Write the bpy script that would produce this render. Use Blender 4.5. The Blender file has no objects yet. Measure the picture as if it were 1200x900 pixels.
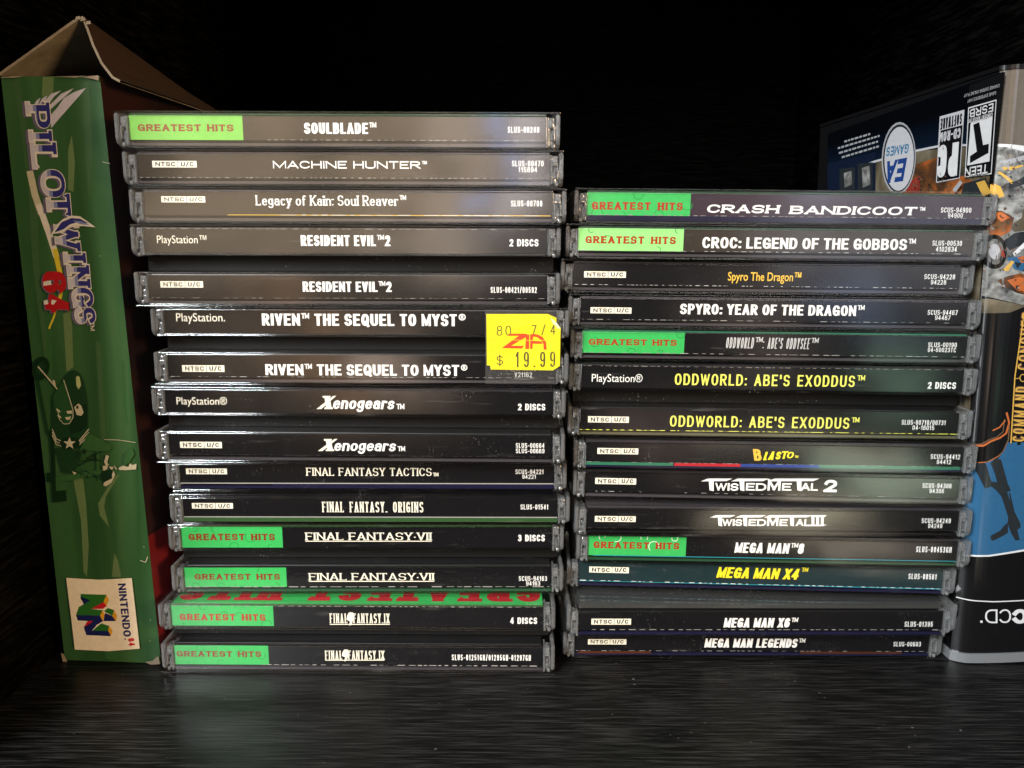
import bpy, bmesh, math, random
from mathutils import Vector, Matrix, Euler
random.seed(7)
SC = bpy.context.scene
MM = 0.001
R = math.radians
# ------------------------------------------------------------------ camera
CAM_H, PITCH, ROLL, FPX = 138.66, 10.489, 0.171, 957.3
cd = bpy.data.cameras.new('camera'); cam = bpy.data.objects.new('camera', cd)
SC.collection.objects.link(cam); SC.camera = cam
cd.sensor_width = 36.0; cd.lens = 36.0 * FPX / 1200.0
cd.clip_start = 0.01; cd.clip_end = 50
cam.location = (0, 0, CAM_H * MM)
CAMROT = Euler((R(90 - PITCH), 0, 0)).to_matrix() @ Matrix.Rotation(R(ROLL), 3, 'Z')
cam.rotation_euler = CAMROT.to_euler()
CAMPOS = Vector((0, 0, CAM_H))                       # millimetres

def ray(u, v):                                       # measurement of the photo (1200x900) -> direction
    return CAMROT @ Vector(((u - 600) / FPX, -(v - 450) / FPX, -1))

# ------------------------------------------------------------------ node helpers
def mat(name):
    m = bpy.data.materials.new(name); m.use_nodes = True
    nt = m.node_tree; return m, nt, nt.nodes['Principled BSDF'], nt.nodes['Material Output']

def N(nt, t, **kw):
    n = nt.nodes.new(t)
    for k, v in kw.items():
        if k.startswith('i_'):
            key = k[2:]; key = int(key) if key.isdigit() else key.replace('_', ' ')
            n.inputs[key].default_value = v
        else: setattr(n, k, v)
    return n

def math_(nt, op, a, b=None, c=None, clamp=False):
    n = nt.nodes.new('ShaderNodeMath'); n.operation = op; n.use_clamp = clamp
    for i, x in enumerate((a, b, c)):
        if x is None: continue
        if isinstance(x, (int, float)): n.inputs[i].default_value = x
        else: nt.links.new(x, n.inputs[i])
    return n.outputs[0]

# ------------------------------------------------------------------ world: the dim room behind the camera
W = bpy.data.worlds.new('World'); SC.world = W; W.use_nodes = True
nt = W.node_tree; bg = nt.nodes['Background']
tc = N(nt, 'ShaderNodeTexCoord'); sep = N(nt, 'ShaderNodeSeparateXYZ')
nt.links.new(tc.outputs['Generated'], sep.inputs[0])
den = math_(nt, 'MAXIMUM', math_(nt, 'MULTIPLY', sep.outputs[1], -1.0), 0.06)
A = math_(nt, 'DIVIDE', sep.outputs[0], den); Eo = math_(nt, 'DIVIDE', sep.outputs[2], den)
behind = math_(nt, 'MULTIPLY_ADD', sep.outputs[1], -6.0, 0.0, clamp=True)
nz = N(nt, 'ShaderNodeTexNoise', i_Scale=5.0, i_Detail=3.0); nt.links.new(tc.outputs['Generated'], nz.inputs['Vector'])
nz2 = N(nt, 'ShaderNodeTexNoise', i_Scale=17.0, i_Detail=2.0); nt.links.new(tc.outputs['Generated'], nz2.inputs['Vector'])
Aw = math_(nt, 'ADD', A, math_(nt, 'MULTIPLY_ADD', nz2.outputs[0], .16, -.08))
Ew = math_(nt, 'ADD', Eo, math_(nt, 'MULTIPLY_ADD', nz.outputs[0], .12, -.06))
def patch(a0, e0, wa, we, soft):
    x = math_(nt, 'ABSOLUTE', math_(nt, 'SUBTRACT', Aw, a0)); y = math_(nt, 'ABSOLUTE', math_(nt, 'SUBTRACT', Ew, e0))
    x = math_(nt, 'MULTIPLY_ADD', x, -1 / soft, wa / 2 / soft + .5, clamp=True)
    y = math_(nt, 'MULTIPLY_ADD', y, -1 / soft, we / 2 / soft + .5, clamp=True)
    return math_(nt, 'MULTIPLY', x, y)
PATCHES = [  # azimuth, elevation, width, height, softness, colour, strength: wall, window, furniture, curtains ..., added glows
    (-.225, .17, .41, .44, .04, (1, .76, .52), 1.4),      # beige wall behind left
    (-.36, .16, .22, .12, .04, (1, .73, .45), .45), (-.27, -.15, .32, .18, .06, (1, .72, .48), .42),
    (-.02, .15, .20, .40, .06, (.95, .80, .72), 0.9),    # wall further right
    (-.014, .11, .018, .17, .012, (.25, .45, 1), 3.4),    # window: sky
    (.024, .10, .040, .18, .02, (1, .94, .95), 3.2),      # window: bright part
    (-.17, -.16, .05, .06, .04, (1, .75, .6), 2.4),
    (-.25, -.14, .08, .20, .06, (.9, .5, .25), 1.0),
    (.45, .05, .26, .26, .09, (.75, .74, .8), 1.35), (.36, .07, .05, .06, .03, (.6, .7, 1), 1.6), (0, 1.02, 1.5, .5, .12, (1, .95, .88), 3.2), (-.86, -.02, .12, .9, .05, (.93, .97, 1), 7.0), (.20, .08, .28, .2, .08, (.85, .72, .7), .28),       # grey wall behind right; overhead and far-left glows added for edge highlights
    (.41, -.10, .09, .08, .04, (.45, .6, 1), 1.2),
    (.45, -.185, .09, .08, .04, (.45, .75, .55), 1.5),
    (.27, -.12, .10, .14, .06, (.9, .72, .6), .6),
    (.15, -.26, .09, .10, .05, (1, .7, .6), .55),
    (.41, -.30, .15, .05, .04, (.8, 1, .75), 2.4),
    (.36, -.36, .18, .045, .03, (1, .86, .62), 3.2),
    (.42, -.41, .14, .02, .02, (1, .85, .7), 2.6),
    (.33, -.27, .26, .025, .025, (1, .85, .65), 1.5),
]
acc = None
for (a0, e0, wa, we, so, col, s) in PATCHES:
    v = math_(nt, 'MULTIPLY', patch(a0, e0, wa, we, so), s)
    cx = N(nt, 'ShaderNodeVectorMath', operation='SCALE'); cx.inputs[0].default_value = col; nt.links.new(v, cx.inputs['Scale'])
    if acc is None: acc = cx.outputs[0]
    else:
        ad = N(nt, 'ShaderNodeVectorMath', operation='ADD'); nt.links.new(acc, ad.inputs[0]); nt.links.new(cx.outputs[0], ad.inputs[1]); acc = ad.outputs[0]
mod = math_(nt, 'MULTIPLY', math_(nt, 'MULTIPLY', math_(nt, 'MULTIPLY_ADD', nz.outputs[0], 1.6, .2), math_(nt, 'MULTIPLY_ADD', nz2.outputs[0], 2.9, -.45, clamp=True)), behind)
sc_ = N(nt, 'ShaderNodeVectorMath', operation='SCALE'); nt.links.new(acc, sc_.inputs[0]); nt.links.new(mod, sc_.inputs['Scale'])
ad = N(nt, 'ShaderNodeVectorMath', operation='ADD'); nt.links.new(sc_.outputs[0], ad.inputs[0]); ad.inputs[1].default_value = (.035, .030, .026)
nt.links.new(ad.outputs[0], bg.inputs['Color']); bg.inputs['Strength'].default_value = 1.0

# ------------------------------------------------------------------ lamps: a cool window front-left, a warm lamp front-right
def area(name, loc, target, sx, sy, power, col):
    l = bpy.data.lights.new(name, 'AREA'); l.shape = 'RECTANGLE'; l.size = sx; l.size_y = sy; l.energy = power; l.color = col
    o = bpy.data.objects.new(name, l); o.location = loc
    o.rotation_euler = (Vector(target) - Vector(loc)).to_track_quat('-Z', 'Y').to_euler(); SC.collection.objects.link(o)
area('window_light', (-.74, -.78, .78), (.05, .26, .07), .46, .42, 42, (.94, .97, 1.0))
area('warm_lamp', (1.45, -.80, .42), (-.05, .26, .08), .40, .40, 24, (1, .66, .34))
SC.view_settings.view_transform = 'Standard'; SC.view_settings.look = 'None'
SC.view_settings.exposure = 0; SC.view_settings.gamma = 1
SC.cycles.max_bounces = 14; SC.cycles.transparent_max_bounces = 40; SC.cycles.transmission_bounces = 12
SC.cycles.caustics_reflective = True; SC.cycles.caustics_refractive = True
SC.cycles.sample_clamp_indirect = 4.0

# ------------------------------------------------------------------ materials
MATS = {}
def posn(nt, sx, sy, sz):
    g = N(nt, 'ShaderNodeNewGeometry'); m = N(nt, 'ShaderNodeMapping'); m.inputs['Scale'].default_value = (sx, sy, sz)
    nt.links.new(g.outputs['Position'], m.inputs['Vector']); return m.outputs[0]
def wave_bump(nt, b, sc, dist, extra=None):
    n = N(nt, 'ShaderNodeTexNoise', i_Scale=1.0, i_Detail=1.5); nt.links.new(posn(nt, *sc), n.inputs['Vector'])
    bp = N(nt, 'ShaderNodeBump', i_Strength=1.0, i_Distance=dist); nt.links.new(n.outputs[0], bp.inputs['Height'])
    if extra:
        n2 = N(nt, 'ShaderNodeTexNoise', i_Scale=1.0, i_Detail=2.0); nt.links.new(posn(nt, *extra[0]), n2.inputs['Vector'])
        b2 = N(nt, 'ShaderNodeBump', i_Strength=1.0, i_Distance=extra[1]); nt.links.new(n2.outputs[0], b2.inputs['Height'])
        nt.links.new(bp.outputs[0], b2.inputs['Normal']); bp = b2
    nt.links.new(bp.outputs[0], b.inputs['Normal'])
def ink(name, col, rough=.16, var=.12, bump=((30, 5, 75), 7e-5)):
    if name in MATS: return MATS[name]
    m, nt, b, o = mat(name)
    n = N(nt, 'ShaderNodeTexNoise', i_Scale=600.0, i_Detail=3.0); nt.links.new(posn(nt, 1, 1, 1), n.inputs['Vector'])
    v = math_(nt, 'MULTIPLY_ADD', n.outputs[0], 2 * var, 1 - var)
    s = N(nt, 'ShaderNodeVectorMath', operation='SCALE'); s.inputs[0].default_value = col; nt.links.new(v, s.inputs['Scale'])
    nt.links.new(s.outputs[0], b.inputs['Base Color']); b.inputs['Roughness'].default_value = rough
    if bump: wave_bump(nt, b, *bump)
    MATS[name] = m; return m
INK = lambda n, c: ink('label_' + n, c)
INK('black', (.006, .006, .007)); INK('white', (.86, .85, .82)); INK('cream', (.85, .80, .66)); INK('dark', (.03, .03, .03))
INK('green', (.045, .43, .10)); INK('pale_green', (.30, .72, .22)); INK('lime', (.17, .47, .075)); INK('deep_green', (.012, .25, .05))  # lime: the label green with a room reflection put into its colour
INK('red', (.36, .035, .015)); INK('brown_red', (.22, .032, .014)); INK('yellow', (.90, .78, .03)); INK('gold', (.80, .50, .06)); INK('soft_yellow', (.80, .80, .14))
INK('orange', (.85, .30, .02)); INK('grey', (.50, .50, .50)); INK('charcoal', (.05, .045, .05)); INK('plum', (.035, .022, .032)); INK('brown', (.032, .025, .018))
INK('smoke', (.050, .050, .048)); INK('paper', (.34, .33, .31)); INK('teal', (.012, .028, .032)); INK('cyan', (.025, .26, .32)); INK('navy', (.010, .010, .034)); INK('moss', (.035, .085, .03)); INK('rust', (.07, .02, .008)); INK('blue', (.02, .05, .25)); INK('jade', (.03, .16, .09)); INK('crimson', (.42, .02, .03)); INK('olive', (.09, .085, .05)); INK('forest', (.02, .06, .03))

def clear_plastic(name, tint, speck, rough=.075, scale=900):
    m, nt, b, o = mat(name)
    tr = N(nt, 'ShaderNodeBsdfTransparent'); tr.inputs[0].default_value = (*tint, 1)
    gl = N(nt, 'ShaderNodeBsdfGlossy', i_Roughness=rough); gl.inputs[0].default_value = (1, 1, 1, 1)
    # thin clear sheet: Schlick reflectance, the same from both sides
    ge = N(nt, 'ShaderNodeNewGeometry'); dt = N(nt, 'ShaderNodeVectorMath', operation='DOT_PRODUCT'); nt.links.new(ge.outputs['Incoming'], dt.inputs[0]); nt.links.new(ge.outputs['Normal'], dt.inputs[1])
    inv = math_(nt, 'SUBTRACT', 1.0, math_(nt, 'ABSOLUTE', dt.outputs['Value']), clamp=True)
    fres = math_(nt, 'MULTIPLY_ADD', math_(nt, 'POWER', inv, 5.0), .94, .045)
    wave = N(nt, 'ShaderNodeTexNoise', i_Scale=1.0, i_Detail=1.0); nt.links.new(posn(nt, 18, 12, 40), wave.inputs['Vector'])
    bp = N(nt, 'ShaderNodeBump', i_Strength=1.0, i_Distance=4e-5); nt.links.new(wave.outputs[0], bp.inputs['Height'])
    nt.links.new(bp.outputs[0], gl.inputs['Normal'])
    mx = N(nt, 'ShaderNodeMixShader'); nt.links.new(fres, mx.inputs[0]); nt.links.new(tr.outputs[0], mx.inputs[1]); nt.links.new(gl.outputs[0], mx.inputs[2])
    # dust specks and hairline scuffs
    vo = N(nt, 'ShaderNodeTexVoronoi', i_Scale=scale); nt.links.new(posn(nt, 1, 1, 1), vo.inputs['Vector'])
    no = N(nt, 'ShaderNodeTexNoise', i_Scale=140.0, i_Detail=2.0); nt.links.new(posn(nt, 1, 1, 1), no.inputs['Vector'])
    sp = math_(nt, 'LESS_THAN', vo.outputs['Distance'], math_(nt, 'MULTIPLY_ADD', no.outputs[0], .45, -.165))
    sc2 = N(nt, 'ShaderNodeTexNoise', i_Scale=1.0, i_Detail=4.0); nt.links.new(posn(nt, 60, 60, 900), sc2.inputs['Vector'])
    scf = math_(nt, 'MULTIPLY_ADD', sc2.outputs[0], 6.0, -3.9, clamp=True)
    f = math_(nt, 'MULTIPLY', math_(nt, 'MAXIMUM', sp, math_(nt, 'MULTIPLY', scf, .35)), speck)
    df = N(nt, 'ShaderNodeBsdfDiffuse'); df.inputs[0].default_value = (.40, .39, .37, 1)
    m2 = N(nt, 'ShaderNodeMixShader'); nt.links.new(f, m2.inputs[0]); nt.links.new(mx.outputs[0], m2.inputs[1]); nt.links.new(df.outputs[0], m2.inputs[2])
    nt.links.new(m2.outputs[0], o.inputs['Surface']); MATS[name] = m; return m
CLEAR = clear_plastic('clear_polystyrene', (.985, .985, .98), .20)
DUSTY = clear_plastic('dusty_polystyrene', (.90, .90, .89), .75, rough=.42, scale=1300)

def dusty_recess():
    m, nt, b, o = mat('dusty_recess_plastic'); b.inputs['Roughness'].default_value = .5; b.inputs['Specular IOR Level'].default_value = .16
    vo = N(nt, 'ShaderNodeTexVoronoi', i_Scale=1000.0); nt.links.new(posn(nt, 1, 1, 1), vo.inputs['Vector'])
    no = N(nt, 'ShaderNodeTexNoise', i_Scale=90.0, i_Detail=3.0); nt.links.new(posn(nt, 1, 1, 2), no.inputs['Vector'])
    sp = math_(nt, 'LESS_THAN', vo.outputs['Distance'], math_(nt, 'MULTIPLY_ADD', no.outputs[0], .6, -.23))
    mx = N(nt, 'ShaderNodeMix', data_type='RGBA'); nt.links.new(math_(nt, 'MULTIPLY', sp, .6), mx.inputs['Factor']); mx.inputs['A'].default_value = (.005, .0048, .0045, 1); mx.inputs['B'].default_value = (.22, .21, .20, 1)
    nt.links.new(mx.outputs['Result'], b.inputs['Base Color']); MATS['recess'] = m; return m
RECESS = dusty_recess()
def moulded(name):
    m, nt, b, o = mat(name)
    b.inputs['Base Color'].default_value = (.93, .95, .95, 1); b.inputs['Roughness'].default_value = .07
    b.inputs['IOR'].default_value = 1.55; b.inputs['Transmission Weight'].default_value = .90
    n = N(nt, 'ShaderNodeTexNoise', i_Scale=1.0, i_Detail=2.0); nt.links.new(posn(nt, 500, 500, 350), n.inputs['Vector'])
    bp = N(nt, 'ShaderNodeBump', i_Strength=1.0, i_Distance=1.2e-4); nt.links.new(n.outputs[0], bp.inputs['Height']); nt.links.new(bp.outputs[0], b.inputs['Normal'])
    MATS[name] = m; return m
GLASS = moulded('moulded_clear_plastic')

def plain(name, col, rough, bump=None, metal=0):
    m, nt, b, o = mat(name)
    b.inputs['Base Color'].default_value = (*col, 1); b.inputs['Roughness'].default_value = rough; b.inputs['Metallic'].default_value = metal
    if bump: wave_bump(nt, b, *bump)
    MATS[name] = m; return m
TRAY = plain('black_tray_plastic', (.012, .012, .013), .35, ((60, 60, 200), 1e-4))
CARD = lambda n: MATS['label_' + n]

# black-brown wood laminate
def wood(name, base, floor):
    m, nt, b, o = mat(name)
    st = N(nt, 'ShaderNodeTexNoise', i_Scale=1.0, i_Detail=6.0, i_Roughness=.65)
    nt.links.new(posn(nt, *((55, 1500, 200) if floor else (60, 60, 700))), st.inputs['Vector'])
    lg = N(nt, 'ShaderNodeTexNoise', i_Scale=1.0, i_Detail=2.0); nt.links.new(posn(nt, 6, 45, 10), lg.inputs['Vector'])
    g = math_(nt, 'MULTIPLY_ADD', st.outputs[0], 5.0, -2.35, clamp=True)
    k = math_(nt, 'MULTIPLY_ADD', g, 4.2, .40); k = math_(nt, 'MULTIPLY', k, math_(nt, 'MULTIPLY_ADD', lg.outputs[0], .8, .6))
    s = N(nt, 'ShaderNodeVectorMath', operation='SCALE'); s.inputs[0].default_value = base; nt.links.new(k, s.inputs['Scale'])
    out = s.outputs[0]
    if floor:   # dust and lint on the shelf
        vo = N(nt, 'ShaderNodeTexVoronoi', i_Scale=330.0); nt.links.new(posn(nt, .8, 1, 1), vo.inputs['Vector'])
        no = N(nt, 'ShaderNodeTexNoise', i_Scale=60.0, i_Detail=3.0); nt.links.new(posn(nt, 1, 1, 1), no.inputs['Vector'])
        sp = math_(nt, 'LESS_THAN', vo.outputs['Distance'], math_(nt, 'MULTIPLY_ADD', no.outputs[0], .55, -.27))
        mx = N(nt, 'ShaderNodeMix', data_type='RGBA'); nt.links.new(math_(nt, 'MULTIPLY', sp, .5), mx.inputs['Factor'])
        nt.links.new(out, mx.inputs['A']); mx.inputs['B'].default_value = (.20, .19, .18, 1); out = mx.outputs['Result']
    nt.links.new(out, b.inputs['Base Color'])
    b.inputs['Roughness'].default_value = .33 if floor else .55; b.inputs['Specular IOR Level'].default_value = .15 if floor else .02
    bp = N(nt, 'ShaderNodeBump', i_Strength=.8, i_Distance=1.3e-4); nt.links.new(st.outputs[0], bp.inputs['Height']); nt.links.new(bp.outputs[0], b.inputs['Normal'])
    MATS[name] = m; return m
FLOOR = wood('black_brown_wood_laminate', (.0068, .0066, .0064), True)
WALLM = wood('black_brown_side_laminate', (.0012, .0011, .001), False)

# ------------------------------------------------------------------ mesh builder (millimetres in, metres out)
class MB:
    def __init__(s): s.bm = bmesh.new(); s.mats = []; s.k = 0
    def mi(s, m):
        if m not in s.mats: s.mats.append(m)
        return s.mats.index(m)
    def poly(s, pts, m):
        vs = [s.bm.verts.new(Vector(p) * MM) for p in pts]
        try: f = s.bm.faces.new(vs); f.material_index = s.mi(m); return f
        except ValueError: return None
    def box(s, x0, x1, y0, y1, z0, z1, m, bev=0.0, seg=2):
        t = bmesh.new(); bmesh.ops.create_cube(t, size=1)
        for v in t.verts: v.co = Vector(((x0 + x1) / 2 + v.co.x * (x1 - x0), (y0 + y1) / 2 + v.co.y * (y1 - y0), (z0 + z1) / 2 + v.co.z * (z1 - z0)))
        if bev: bmesh.ops.bevel(t, geom=t.edges[:], offset=bev, segments=seg, affect='EDGES', profile=.5)
        s.merge(t, m)
    def merge(s, t, m):
        i = s.mi(m); mp = {}
        for v in t.verts: mp[v] = s.bm.verts.new(v.co * MM)
        for f in t.faces:
            g = s.bm.faces.new([mp[v] for v in f.verts]); g.material_index = i
        t.free()
    def build(s, name, parent=None, smooth=False):
        me = bpy.data.meshes.new(name); s.bm.normal_update(); s.bm.to_mesh(me); s.bm.free()
        for m in s.mats: me.materials.append(m)
        if smooth:
            for p in me.polygons: p.use_smooth = True
        o = bpy.data.objects.new(name, me); SC.collection.objects.link(o)
        if parent: o.parent = parent
        return o

def thing(name, label, cat, loc, rot=(0, 0, 0), group=None):
    o = bpy.data.objects.new(name, None); SC.collection.objects.link(o); o.empty_display_size = .01
    o.location = Vector(loc) * MM; o.rotation_euler = rot; o['label'] = label; o['category'] = cat
    if group: o['group'] = group
    return o
def world_mm(o):
    return Matrix.Translation(o.location / MM) @ o.rotation_euler.to_matrix().to_4x4()

# ------------------------------------------------------------------ lettering: a stroke alphabet with optional serifs
def arc(cx, cy, rx, ry, a0, a1, n=14, k=2.3):
    P = []
    for i in range(n + 1):
        a = R(a0 + (a1 - a0) * i / n); c, s = math.cos(a), math.sin(a)
        P.append((cx + rx * math.copysign(abs(c) ** (2 / k), c), cy + ry * math.copysign(abs(s) ** (2 / k), s)))
    return P
G = {}
def g(ch, rel, *st): G[ch] = (rel, [list(s) for s in st])
V0 = [(0, 0), (0, 1)]; V1 = [(1, 0), (1, 1)]
g('A', 1.08, [(0, 0), (.5, 1)], [(1, 0), (.5, 1)], [(.2, .3), (.8, .3)])
g('B', 1, V0, [(0, 1)] + arc(.5, .77, .42, .23, 90, -90) + [(0, .54)], [(0, .54)] + arc(.5, .27, .5, .27, 90, -90) + [(0, 0)])
g('C', 1, arc(.52, .5, .52, .5, 38, 322, 20)); g('D', 1.03, V0, [(0, 1)] + arc(.4, .5, .6, .5, 90, -90) + [(0, 0)])
g('E', .86, V0, [(0, 1), (1, 1)], [(0, .52), (.85, .52)], [(0, 0), (1, 0)]); g('F', .82, V0, [(0, 1), (1, 1)], [(0, .5), (.85, .5)])
g('G', 1.03, arc(.52, .5, .52, .5, 40, 318, 20), [(.55, .45), (1, .45)], [(1, .45), (1, .05)])
g('H', 1.03, V0, V1, [(0, .52), (1, .52)]); g('I', 0, [(.5, 0), (.5, 1)])
g('J', .8, [(1, 1), (1, .3)] + arc(.5, .3, .5, .3, 0, -170))
g('K', 1, V0, [(0, .38), (1, 1)], [(.32, .56), (1, 0)]); g('L', .82, V0, [(0, 0), (1, 0)])
g('M', 1.32, V0, V1, [(0, 1), (.5, .08)], [(.5, .08), (1, 1)]); g('N', 1.05, V0, V1, [(0, 1), (1, 0)])
g('O', 1.05, arc(.5, .5, .5, .5, 0, 360, 28)); g('P', .95, V0, [(0, 1)] + arc(.5, .73, .5, .27, 90, -90) + [(0, .46)])
g('Q', 1.05, arc(.5, .5, .5, .5, 0, 360, 28), [(.58, .24), (1, -.06)])
g('R', 1, V0, [(0, 1)] + arc(.5, .74, .47, .26, 90, -90) + [(0, .48)], [(.45, .48), (1, 0)])
g('S', .95, arc(.5, .74, .48, .26, 25, 270, 16) + arc(.5, .25, .5, .25, 84, -155, 14)); g('T', .92, [(0, 1), (1, 1)], [(.5, 0), (.5, 1)])
g('U', 1.02, [(0, 1), (0, .3)] + arc(.5, .3, .5, .3, 180, 360) + [(1, 1)])
g('V', 1.02, [(0, 1), (.5, 0)], [(1, 1), (.5, 0)]); g('W', 1.5, [(0, 1), (.25, 0)], [(.25, 0), (.5, .92)], [(.5, .92), (.75, 0)], [(.75, 0), (1, 1)])
g('X', 1.05, [(0, 1), (1, 0)], [(0, 0), (1, 1)]); g('Y', 1, [(0, 1), (.5, .45)], [(1, 1), (.5, .45)], [(.5, .45), (.5, 0)])
g('Z', .95, [(0, 1), (1, 1)], [(1, 1), (0, 0)], [(0, 0), (1, 0)])
g('0', .92, arc(.5, .5, .5, .5, 0, 360, 26)); g('1', .5, [(.1, .78), (.75, 1)], [(.75, 0), (.75, 1)])
g('2', .92, arc(.5, .72, .48, .28, 165, -25) + [(0, 0)], [(0, 0), (1, 0)])
g('3', .92, arc(.5, .76, .44, .24, 150, -90), arc(.5, .27, .5, .27, 90, -150)); g('4', .95, [(.72, 0), (.72, 1)], [(.72, 1), (0, .28)], [(0, .28), (1, .28)])
g('5', .92, [(.95, 1), (.12, 1)], [(.12, 1), (.05, .5)], [(.05, .5)] + arc(.5, .31, .5, .31, 125, -150))
g('6', .92, arc(.5, .3, .5, .3, 0, 360, 22), [(0, .3), (0, .6)] + arc(.5, .66, .5, .34, 180, 35)); g('7', .88, [(0, 1), (1, 1)], [(1, 1), (.3, 0)])
g('8', .92, arc(.5, .77, .43, .23, 0, 360, 20), arc(.5, .27, .5, .27, 0, 360, 20)); g('9', .92, arc(.5, .7, .5, .3, 0, 360, 22), [(1, .7), (1, .4)] + arc(.5, .34, .5, .34, 0, -145))
g('-', .5, [(0, .42), (1, .42)]); g('/', .7, [(0, -.05), (1, 1.05)]); g('.', 0, [(.5, 0), (.5, .02)]); g(':', 0, [(.5, .04), (.5, .06)], [(.5, .6), (.5, .62)])
g("'", 0, [(.5, .72), (.5, 1)]); g('\u00b7', 0, [(.5, .36), (.5, .4)])
g('$', .92, arc(.5, .7, .48, .2, 25, 270, 14) + arc(.5, .29, .5, .21, 84, -155, 14), [(.5, -.05), (.5, 1.05)])
g('a', .8, arc(.48, .2, .48, .2, 0, 360, 18), [(.97, 0), (.97, .42)] + arc(.5, .45, .47, .2, 0, 150)); g('c', .74, arc(.52, .32, .5, .32, 48, 312))
g('e', .8, [(.02, .34), (1, .34)], arc(.5, .32, .5, .32, 4, 310, 18)); g('f', .5, [(.3, 0), (.3, .8)] + arc(.72, .78, .42, .22, 180, 50), [(0, .62), (.85, .62)])
g('g', .82, arc(.46, .36, .46, .28, 0, 360, 18), [(.96, .64), (.96, -.06)] + arc(.48, -.06, .48, .22, 0, -150)); g('i', 0, [(.5, 0), (.5, .62)], [(.5, .88), (.5, .96)])
g('l', 0, [(.5, 0), (.5, 1)]); g('n', .82, [(0, 0), (0, .64)], [(0, .38)] + arc(.5, .4, .5, .24, 170, 0) + [(1, 0)]); g('o', .84, arc(.5, .32, .5, .32, 0, 360, 22))
g('r', .56, [(0, 0), (0, .64)], arc(.6, .38, .6, .26, 178, 60)); g('s', .7, arc(.5, .48, .46, .16, 25, 270, 14) + arc(.5, .16, .5, .16, 84, -155, 14))
g('u', .82, [(0, .64), (0, .2)] + arc(.5, .22, .5, .22, 185, 350), [(1, .64), (1, 0)]); g('v', .8, [(0, .64), (.5, 0)], [(1, .64), (.5, 0)]); g('y', .8, [(0, .64), (.5, 0)], [(1, .64), (.15, -.3)])
g('p', .82, [(0, -.3), (0, .64)], arc(.5, .32, .5, .32, 0, 360, 18))
THIN = {'\u2122': [[(0, 1), (.42, 1)], [(.21, 1), (.21, .62)], [(.52, .62), (.52, 1)], [(.52, 1), (.75, .70)], [(.75, .70), (.98, 1)], [(.98, 1), (.98, .62)]],
        '\u00ae': [arc(.5, .76, .42, .24, 0, 360, 22, 2), [(.38, .64), (.38, .88)], [(.38, .88)] + arc(.52, .82, .1, .06, 90, -90, 6) + [(.38, .76)], [(.5, .76), (.64, .64)]]}
LOWTM = '~'

def clip(poly, ax, lim, keep_less):
    out = []; n = len(poly)
    for i in range(n):
        p, q = poly[i], poly[(i + 1) % n]; ip = (p[ax] <= lim) == keep_less; iq = (q[ax] <= lim) == keep_less
        if ip: out.append(p)
        if ip != iq:
            t = (lim - p[ax]) / (q[ax] - p[ax]); out.append((p[0] + (q[0] - p[0]) * t, p[1] + (q[1] - p[1]) * t))
    return out
def stroke_polys(pts, tx, ty, lo=None, hi=None, cap=True):
    n = len(pts); D = []
    for i in range(n):
        a = pts[max(i - 1, 0)]; b = pts[min(i + 1, n - 1)]; dx, dy = b[0] - a[0], b[1] - a[1]; l = math.hypot(dx, dy) or 1; D.append((dx / l, dy / l))
    closed = math.hypot(pts[0][0] - pts[-1][0], pts[0][1] - pts[-1][1]) < 1e-4 and n > 3
    if closed:
        dx, dy = pts[1][0] - pts[-2][0], pts[1][1] - pts[-2][1]; l = math.hypot(dx, dy); D[0] = D[-1] = (dx / l, dy / l)
    P = list(pts)
    if not closed and cap:
        for i, s in ((0, -1), (n - 1, 1)):
            d = D[i]; e = s * (abs(d[0]) * tx + abs(d[1]) * ty) / 2; P[i] = (P[i][0] + d[0] * e, P[i][1] + d[1] * e)
    out = []
    for i in range(n - 1):
        q = []
        for j, sg in ((i, 1), (i + 1, 1), (i + 1, -1), (i, -1)):
            nx, ny = -D[j][1], D[j][0]; q.append((P[j][0] + sg * nx * tx / 2, P[j][1] + sg * ny * ty / 2))
        if lo is not None: q = clip(q, 1, lo, False)
        if hi is not None and q: q = clip(q, 1, hi, True)
        if len(q) > 2: out.append(q)
    return out

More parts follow.
